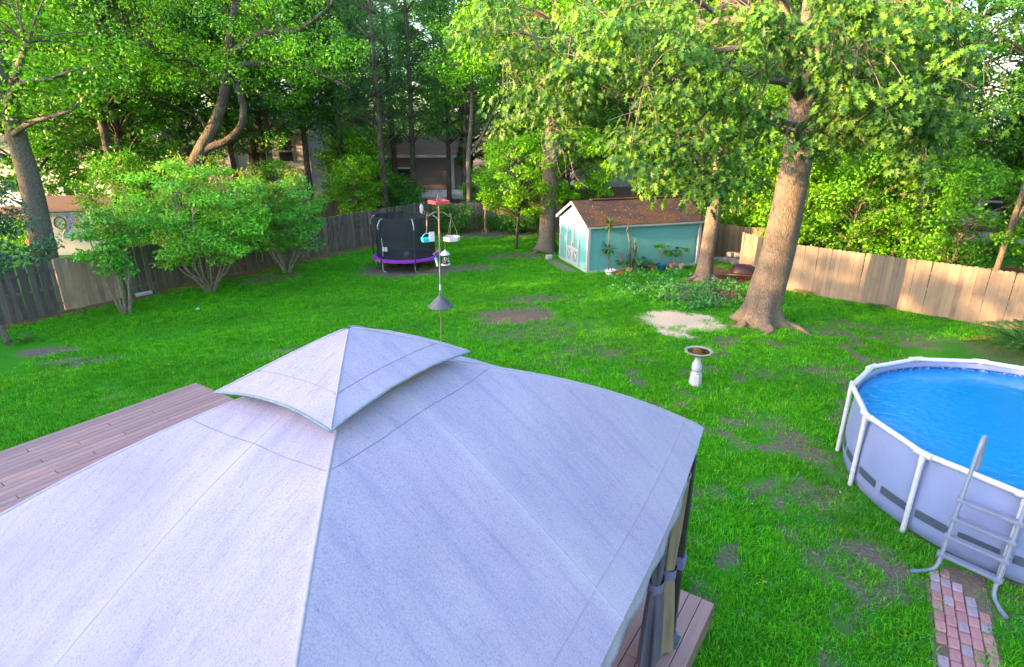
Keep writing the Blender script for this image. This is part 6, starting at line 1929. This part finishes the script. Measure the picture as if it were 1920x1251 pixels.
# leaves and chips of bark
ch = MB()
for i in range(900):
    k = rnd.random()
    if k < 0.45: x, y = rnd.gauss(7.75, .5), rnd.gauss(19.6, .42)
    elif k < 0.7: x, y = rnd.gauss(8.5, .6), rnd.gauss(22.2, .6)
    else:
        t = rnd.uniform(0, 17); x, y = -15.2 + 0.562 * t + rnd.gauss(0.35, .3), 15.5 + 0.827 * t + rnd.gauss(-0.25, .25)
    a = rnd.uniform(0, 6.28); s = rnd.uniform(0.03, 0.075); w_ = s * rnd.uniform(0.2, 0.5)
    z = 0.035 + rnd.uniform(0, 0.03)
    c_, s_ = math.cos(a), math.sin(a); b = len(ch.v)
    ch.v += [(x + c_ * s, y + s_ * s, z + rnd.uniform(-.015, .03)), (x - s_ * w_, y + c_ * w_, z + 0.01), (x - c_ * s, y - s_ * s, z + rnd.uniform(-.015, .03)), (x + s_ * w_, y - c_ * w_, z)]
    ch.f.append((b, b + 1, b + 2, b + 3))
tag(ch.build("leaf_litter", M['dry_leaf']), "brown leaf litter and bark chips on the beds", "litter", kind="stuff")


# single fallen leaves on the lawn
fl_ = MB()
for i in range(260):
    x, y = rnd.uniform(-9, 9), rnd.uniform(6, 22)
    if bool(in_deck(np.array(x), np.array(y))) or (x - PC[0]) ** 2 + (y - PC[1]) ** 2 < 7.4: continue
    a = rnd.uniform(0, 6.28); s = rnd.uniform(0.02, 0.05); z = 0.055 + rnd.uniform(0, 0.02)
    c_, s_ = math.cos(a), math.sin(a); b = len(fl_.v)
    fl_.v += [(x + c_ * s, y + s_ * s, z + rnd.uniform(0, .02)), (x - s_ * s * .45, y + c_ * s * .45, z), (x - c_ * s, y - s_ * s, z + rnd.uniform(0, .02)), (x + s_ * s * .45, y - c_ * s * .45, z)]
    fl_.f.append((b, b + 1, b + 2, b + 3))
M['fallen'] = leaf_mat("fallen_leaf", (0.14, 0.09, 0.05), (0.34, 0.25, 0.17), 0.1, 0.8, 0.1, False)
tag(fl_.build("stray_leaves", M['fallen']), "stray dry leaves dotted over the open lawn", "leaves", kind="stuff")

# arching fronds: sago palm at the right edge and small ferns along the fence
def fronds(name, loc, seed, label, n, ln, w, mat, rise=0.8, cat="plant", dead=0):
    r = np.random.default_rng(seed)
    root = empty(name, loc, 0, label, cat)
    for d_, m_, cnt in ((0, mat, n), (1, M['leaf_brown'], dead)):
        if not cnt: continue
        P_, A_, N_, S_ = [], [], [], []
        st = MB()
        for i in range(cnt):
            th = i * 2.4 + r.uniform(-.3, .3); L_ = ln * r.uniform(0.75, 1.1); el = rise * r.uniform(0.35, 1.15) if not d_ else 0.12
            sp = []
            for q in np.linspace(0, 1, 9):
                rr = L_ * q * (1 - 0.12 * q); z = 0.12 * ln + L_ * (el * q - (0.75 * el + 0.12) * q * q)
                sp.append(np.array([rr * math.cos(th), rr * math.sin(th), max(z, 0.03)]))
            st.tube([tuple(p) for p in sp], list(np.linspace(0.012, 0.003, 9) * ln), 4, False)
            m_n = 34
            for k in range(m_n):
                q = 0.10 + 0.9 * k / m_n; f_ = q * 8; i0 = min(int(f_), 7)
                p = sp[i0] * (1 - (f_ - i0)) + sp[i0 + 1] * (f_ - i0); t_ = unit(sp[i0 + 1] - sp[i0])
                sd = np.cross(t_, [0, 0, 1.0]); sd = sd / max(np.linalg.norm(sd), 1e-6)
                for s in (-1, 1):
                    P_.append(p); A_.append(sd * s + t_ * 0.55 + np.array([0, 0, 0.18])); N_.append(np.array([0, 0, 1.0]) + 0.2 * r.normal(size=3)); S_.append(w * math.sin(math.pi * (0.12 + 0.84 * q)) ** 0.7)
        st.build("frond_stalks" if not d_ else "dead_stalks", m_, root)
        v, f = bake_leaves(np.array(P_), np.array(A_), np.array(N_), np.array(S_), LEAF_V * np.array([0.22, 1, 0.5]), LEAF_F)
        link("fronds" if not d_ else "dead_fronds", np_mesh("fronds", v, f), m_, root)
    return root


M['leaf_sago'] = leaf_mat("sago_fronds", (0.020, 0.085, 0.018), (0.070, 0.205, 0.035), 0.25, 0.35, 0.2, False)
fronds("sago_palm", (13.3, 14.3, 0), 97, "sago palm with arching feathery fronds beside the pool", 30, 1.5, 0.22, M['leaf_sago'], 0.85, "palm", 4)
M['leaf_fern_gold'] = leaf_mat("golden_fern", (0.22, 0.19, 0.03), (0.42, 0.33, 0.07), 0.3, 0.5, 0.2, False)
fronds("golden_fern", (10.05, 19.55, 0), 98, "small fern with yellow fronds at the pale fence foot", 9, 0.5, 0.09, M['leaf_fern_gold'], 0.8, "fern")
fronds("green_fern", (11.75, 18.05, 0), 99, "small bright green fern under the shadowed fence boards", 10, 0.45, 0.08, M['leaf_sago'], 0.7, "fern")
fronds("little_fern", (12.95, 16.85, 0), 100, "tiny fern tuft near the pale fence's sunlit end", 8, 0.3, 0.06, M['leaf_sago'], 0.7, "fern")
fronds("cycad_seedling", (-13.2, 14.9, 0), 111, "low dark spiky plant beside the slender sapling's foot", 10, 0.55, 0.09, M['leaf_sago'], 1.2, "plant")

# ------------------------------------------------------------------ the neighbour's cream shed with its painted star
M['cream_wall'] = simple("cream_siding", (0.56, 0.50, 0.41), 0.7, 0.06, 3, bumps=0.1)
M['wall_shadow'] = simple("shaded_siding", (0.10, 0.085, 0.085), 0.8, 0.1, 4)  # the end turned from the sun: its shade is put into the colour
M['star_pink'] = simple("star_pink", (0.50, 0.09, 0.24), 0.6, 0.08)
M['star_blue'] = simple("star_blue", (0.10, 0.13, 0.44), 0.6, 0.08)
NS = empty("neighbour_shed", (-21.3, 25.9, 0), R(14), "cream neighbour shed with brown roof behind the thick trunk", "shed")
b = MB().box((1.6, 1.0, 0.97), (3.2, 2.0, 1.94)).build("wall", M['cream_wall'], NS)
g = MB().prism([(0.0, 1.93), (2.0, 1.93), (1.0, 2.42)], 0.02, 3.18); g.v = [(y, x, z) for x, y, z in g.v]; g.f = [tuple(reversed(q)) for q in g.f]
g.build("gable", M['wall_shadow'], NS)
for sd in (-1, 1):
    MB().box((1.6, 1.0 + sd * 0.58, 2.215), (3.6, 1.30, 0.05), (-sd * 0.455, 0, 0)).build("roof_slope", M['brown_roof'], NS)
MB().box((1.6, -0.10, 1.90), (3.5, 0.03, 0.12)).build("fascia", M['cream_wall'], NS)
MB().box((3.22, 1.0, 0.97), (0.03, 1.96, 1.9)).build("shaded_end", M['wall_shadow'], NS)
for x in (0.05, 3.12):
    MB().box((x, -0.01, 0.97), (0.12, 0.03, 1.86)).build("corner_trim", M['white_paint'], NS)
MB().tube([(1.25 + 0.22 * math.cos(q), -0.03, 1.45 + 0.26 * math.sin(q)) for q in np.linspace(0, 6.283, 25)], 0.035, 6, False).build("wreath", M['dead_twig'], NS)
for x in (1.55, 2.35):
    MB().tube([(x + 0.30 * math.cos(q), -0.02, 0.75 + 0.42 * math.sin(q)) for q in np.linspace(0, 3.1416, 16)], 0.02, 6, False).build("door_arch", M['concrete'], NS)
sg = empty("star_board", (1.84, -0.025, 1.46)); sg.parent = NS
MB().box((0, 0, 0), (0.62, 0.012, 0.62)).build("board", M['white_paint'], sg)
for i in range(8):
    a0_, a1_ = i * math.pi / 4, (i + 1) * math.pi / 4
    am = (a0_ + a1_) / 2
    q = [(0, 0), (0.13 * math.cos(a0_), 0.13 * math.sin(a0_)), (0.28 * math.cos(am), 0.28 * math.sin(am)), (0.13 * math.cos(a1_), 0.13 * math.sin(a1_))]
    MB().prism(q, -0.014, -0.006).build("star_point", M['star_pink'] if i % 2 else M['star_blue'], sg)
for sx in (-1, 1):
    for sz in (-1, 1):
        MB().box((sx * 0.235, -0.009, sz * 0.235), (0.09, 0.006, 0.09)).build("corner_patch", M['star_blue'], sg)

# ------------------------------------------------------------------ houses beyond the trees
M['siding_grey'] = simple("grey_brown_siding", (0.105, 0.092, 0.098), 0.75, 0.06, 2.0, (0.3, 0.3, 12), 0.25)
M['siding_dark'] = simple("dark_grey_siding", (0.060, 0.065, 0.078), 0.75, 0.06, 2.0, (0.3, 0.3, 12), 0.25)
M['siding_white'] = simple("white_siding", (0.45, 0.45, 0.50), 0.7, 0.04, 2.0, (0.3, 0.3, 12), 0.2)
m, nt, p, out = mat_new("window_glass")
p.inputs["Base Color"].default_value = (0.03, 0.035, 0.045, 1); p.inputs["Roughness"].default_value = 0.08
M['glass'] = m


def house(name, loc, rz, label, L, W, hw, hr, wall, roof, wins=(), boards=True, gable_axis='x', oh=0.35):
    e_ = empty(name, loc, rz, label, "house")
    MB().box((L / 2, W / 2, hw / 2), (L, W, hw)).build("wall", wall, e_)
    g = MB().prism([(0.0, hw - 0.01), (W, hw - 0.01), (W / 2, hr - 0.05)], 0.02, L - 0.02); g.v = [(y, x, z) for x, y, z in g.v]; g.f = [tuple(reversed(q)) for q in g.f]
    g.build("gable", wall, e_)
    run_ = math.hypot(W / 2, hr - hw) * (1 + oh / (W / 2)); an = math.atan2(hr - hw, W / 2)
    for sd in (-1, 1):
        cy = W / 2 + sd * math.cos(an) * run_ / 2; cz = hr - math.sin(an) * run_ / 2 + 0.05
        MB().box((L / 2, cy, cz), (L + 2 * oh, run_, 0.10), (-sd * an, 0, 0)).build("roof_slope", roof, e_)
        MB().box((L / 2, W / 2 + sd * (math.cos(an) * run_ + 0.01), hr - math.sin(an) * run_ + 0.0), (L + 2 * oh, 0.05, 0.2)).build("gutter", M['white_paint'], e_)
    for x in (0.0, L):
        for y in (0.0, W):
            MB().box((x, y, hw / 2 - 0.02), (0.22, 0.22, hw - 0.06)).build("corner_trim", M['white_paint'], e_)
    for (x, z, w_, h_) in wins:
        wi = MB().box((x, -0.03, z), (w_, 0.08, h_)).build("window", M['white_paint'], e_)
        for s in (-1, 1):
            MB().box((x, -0.065, z + s * h_ * 0.235), (w_ - 0.18, 0.03, h_ * 0.47 - 0.12)).build("pane", M['glass'], wi)
    return e_


house("grey_house", (-10.2, 45.0, 0), 0, "grey brown sided house behind the pines", 5.8, 8.0, 3.45, 4.7, M['siding_grey'], M['brown_roof'], [(2.2, 1.55, 1.3, 2.0)])
lt = empty("lean_to", (-6.5, 42.6, 0), 0, "low dark grey lean-to with pale stained roof edge", "outbuilding")
MB().box((1.45, 1.1, 0.32), (2.8, 2.2, 0.64)).build("wall", M['siding_dark'], lt)
M['stained_white'] = simple("stained_white", (0.50, 0.48, 0.50), 0.7, 0.15, 2.2, (1, 1, 1), 0.1, dirt=(0.16, 0.10, 0.085))
MB().box((1.4, 0.9, 0.80), (3.1, 1.7, 0.06), (0.20, 0, 0)).build("roof", M['stained_white'], lt)
MB().box((1.4, 0.0, 0.60), (3.0, 0.05, 0.14)).build("fascia", M['white_paint'], lt)
house("white_house", (-21.3, 47.0, 0), 0.06, "white house with pale corner between the tall bare trunks", 5.6, 9.0, 5.2, 7.6, M['siding_white'], M['grey_roof'], [(1.6, 3.6, 1.2, 1.7), (3.9, 3.6, 1.2, 1.7), (1.6, 1.3, 1.2, 1.7)])
house("pale_house", (-38.0, 43.0, 0), -0.1, "pale house with grey roof deep behind the left trees", 12.0, 8.0, 3.0, 5.2, M['siding_white'], M['grey_roof'], [(3, 1.6, 1.4, 1.4), (8, 1.6, 1.4, 1.4)])
house("grey_roofed_house", (20.5, 37.5, 0), -0.45, "low house with pale grey roof glimpsed behind the right trees", 11.0, 7.5, 2.6, 4.2, M['siding_white'], M['grey_roof'], [(3, 1.4, 1.4, 1.3), (8, 1.4, 1.4, 1.3)])
house("far_house", (6.0, 56.0, 0), 0.1, "pale far house behind the wood beyond the shed", 12.0, 8.0, 3.0, 5.4, M['siding_white'], M['grey_roof'], [(3, 1.6, 1.4, 1.4), (8, 1.6, 1.4, 1.4)])
house("added_shade_house", (-33.7, -7.6, 0), R(-64), "pale two storey house added out of view to block the sun", 15.0, 7.0, 6.8, 10.2, M['siding_white'], M['grey_roof'], [(2.5, 1.6, 1.1, 1.5), (6.5, 1.6, 1.1, 1.5), (11, 1.6, 1.1, 1.5), (2.5, 4.8, 1.1, 1.5), (6.5, 4.8, 1.1, 1.5), (11, 4.8, 1.1, 1.5)])  # solid block added off view against sun leaking onto the gazebo canopy
M['drive'] = simple("driveway_concrete", (0.36, 0.36, 0.38), 0.9, 0.12, 3)
o = MB().box((0, 0, 0), (9.0, 3.2, 0.02)).build("driveway", M['drive'], None, (25.0, 30.6, 0.012), (0, 0, -0.35)); tag(o, kind="structure")
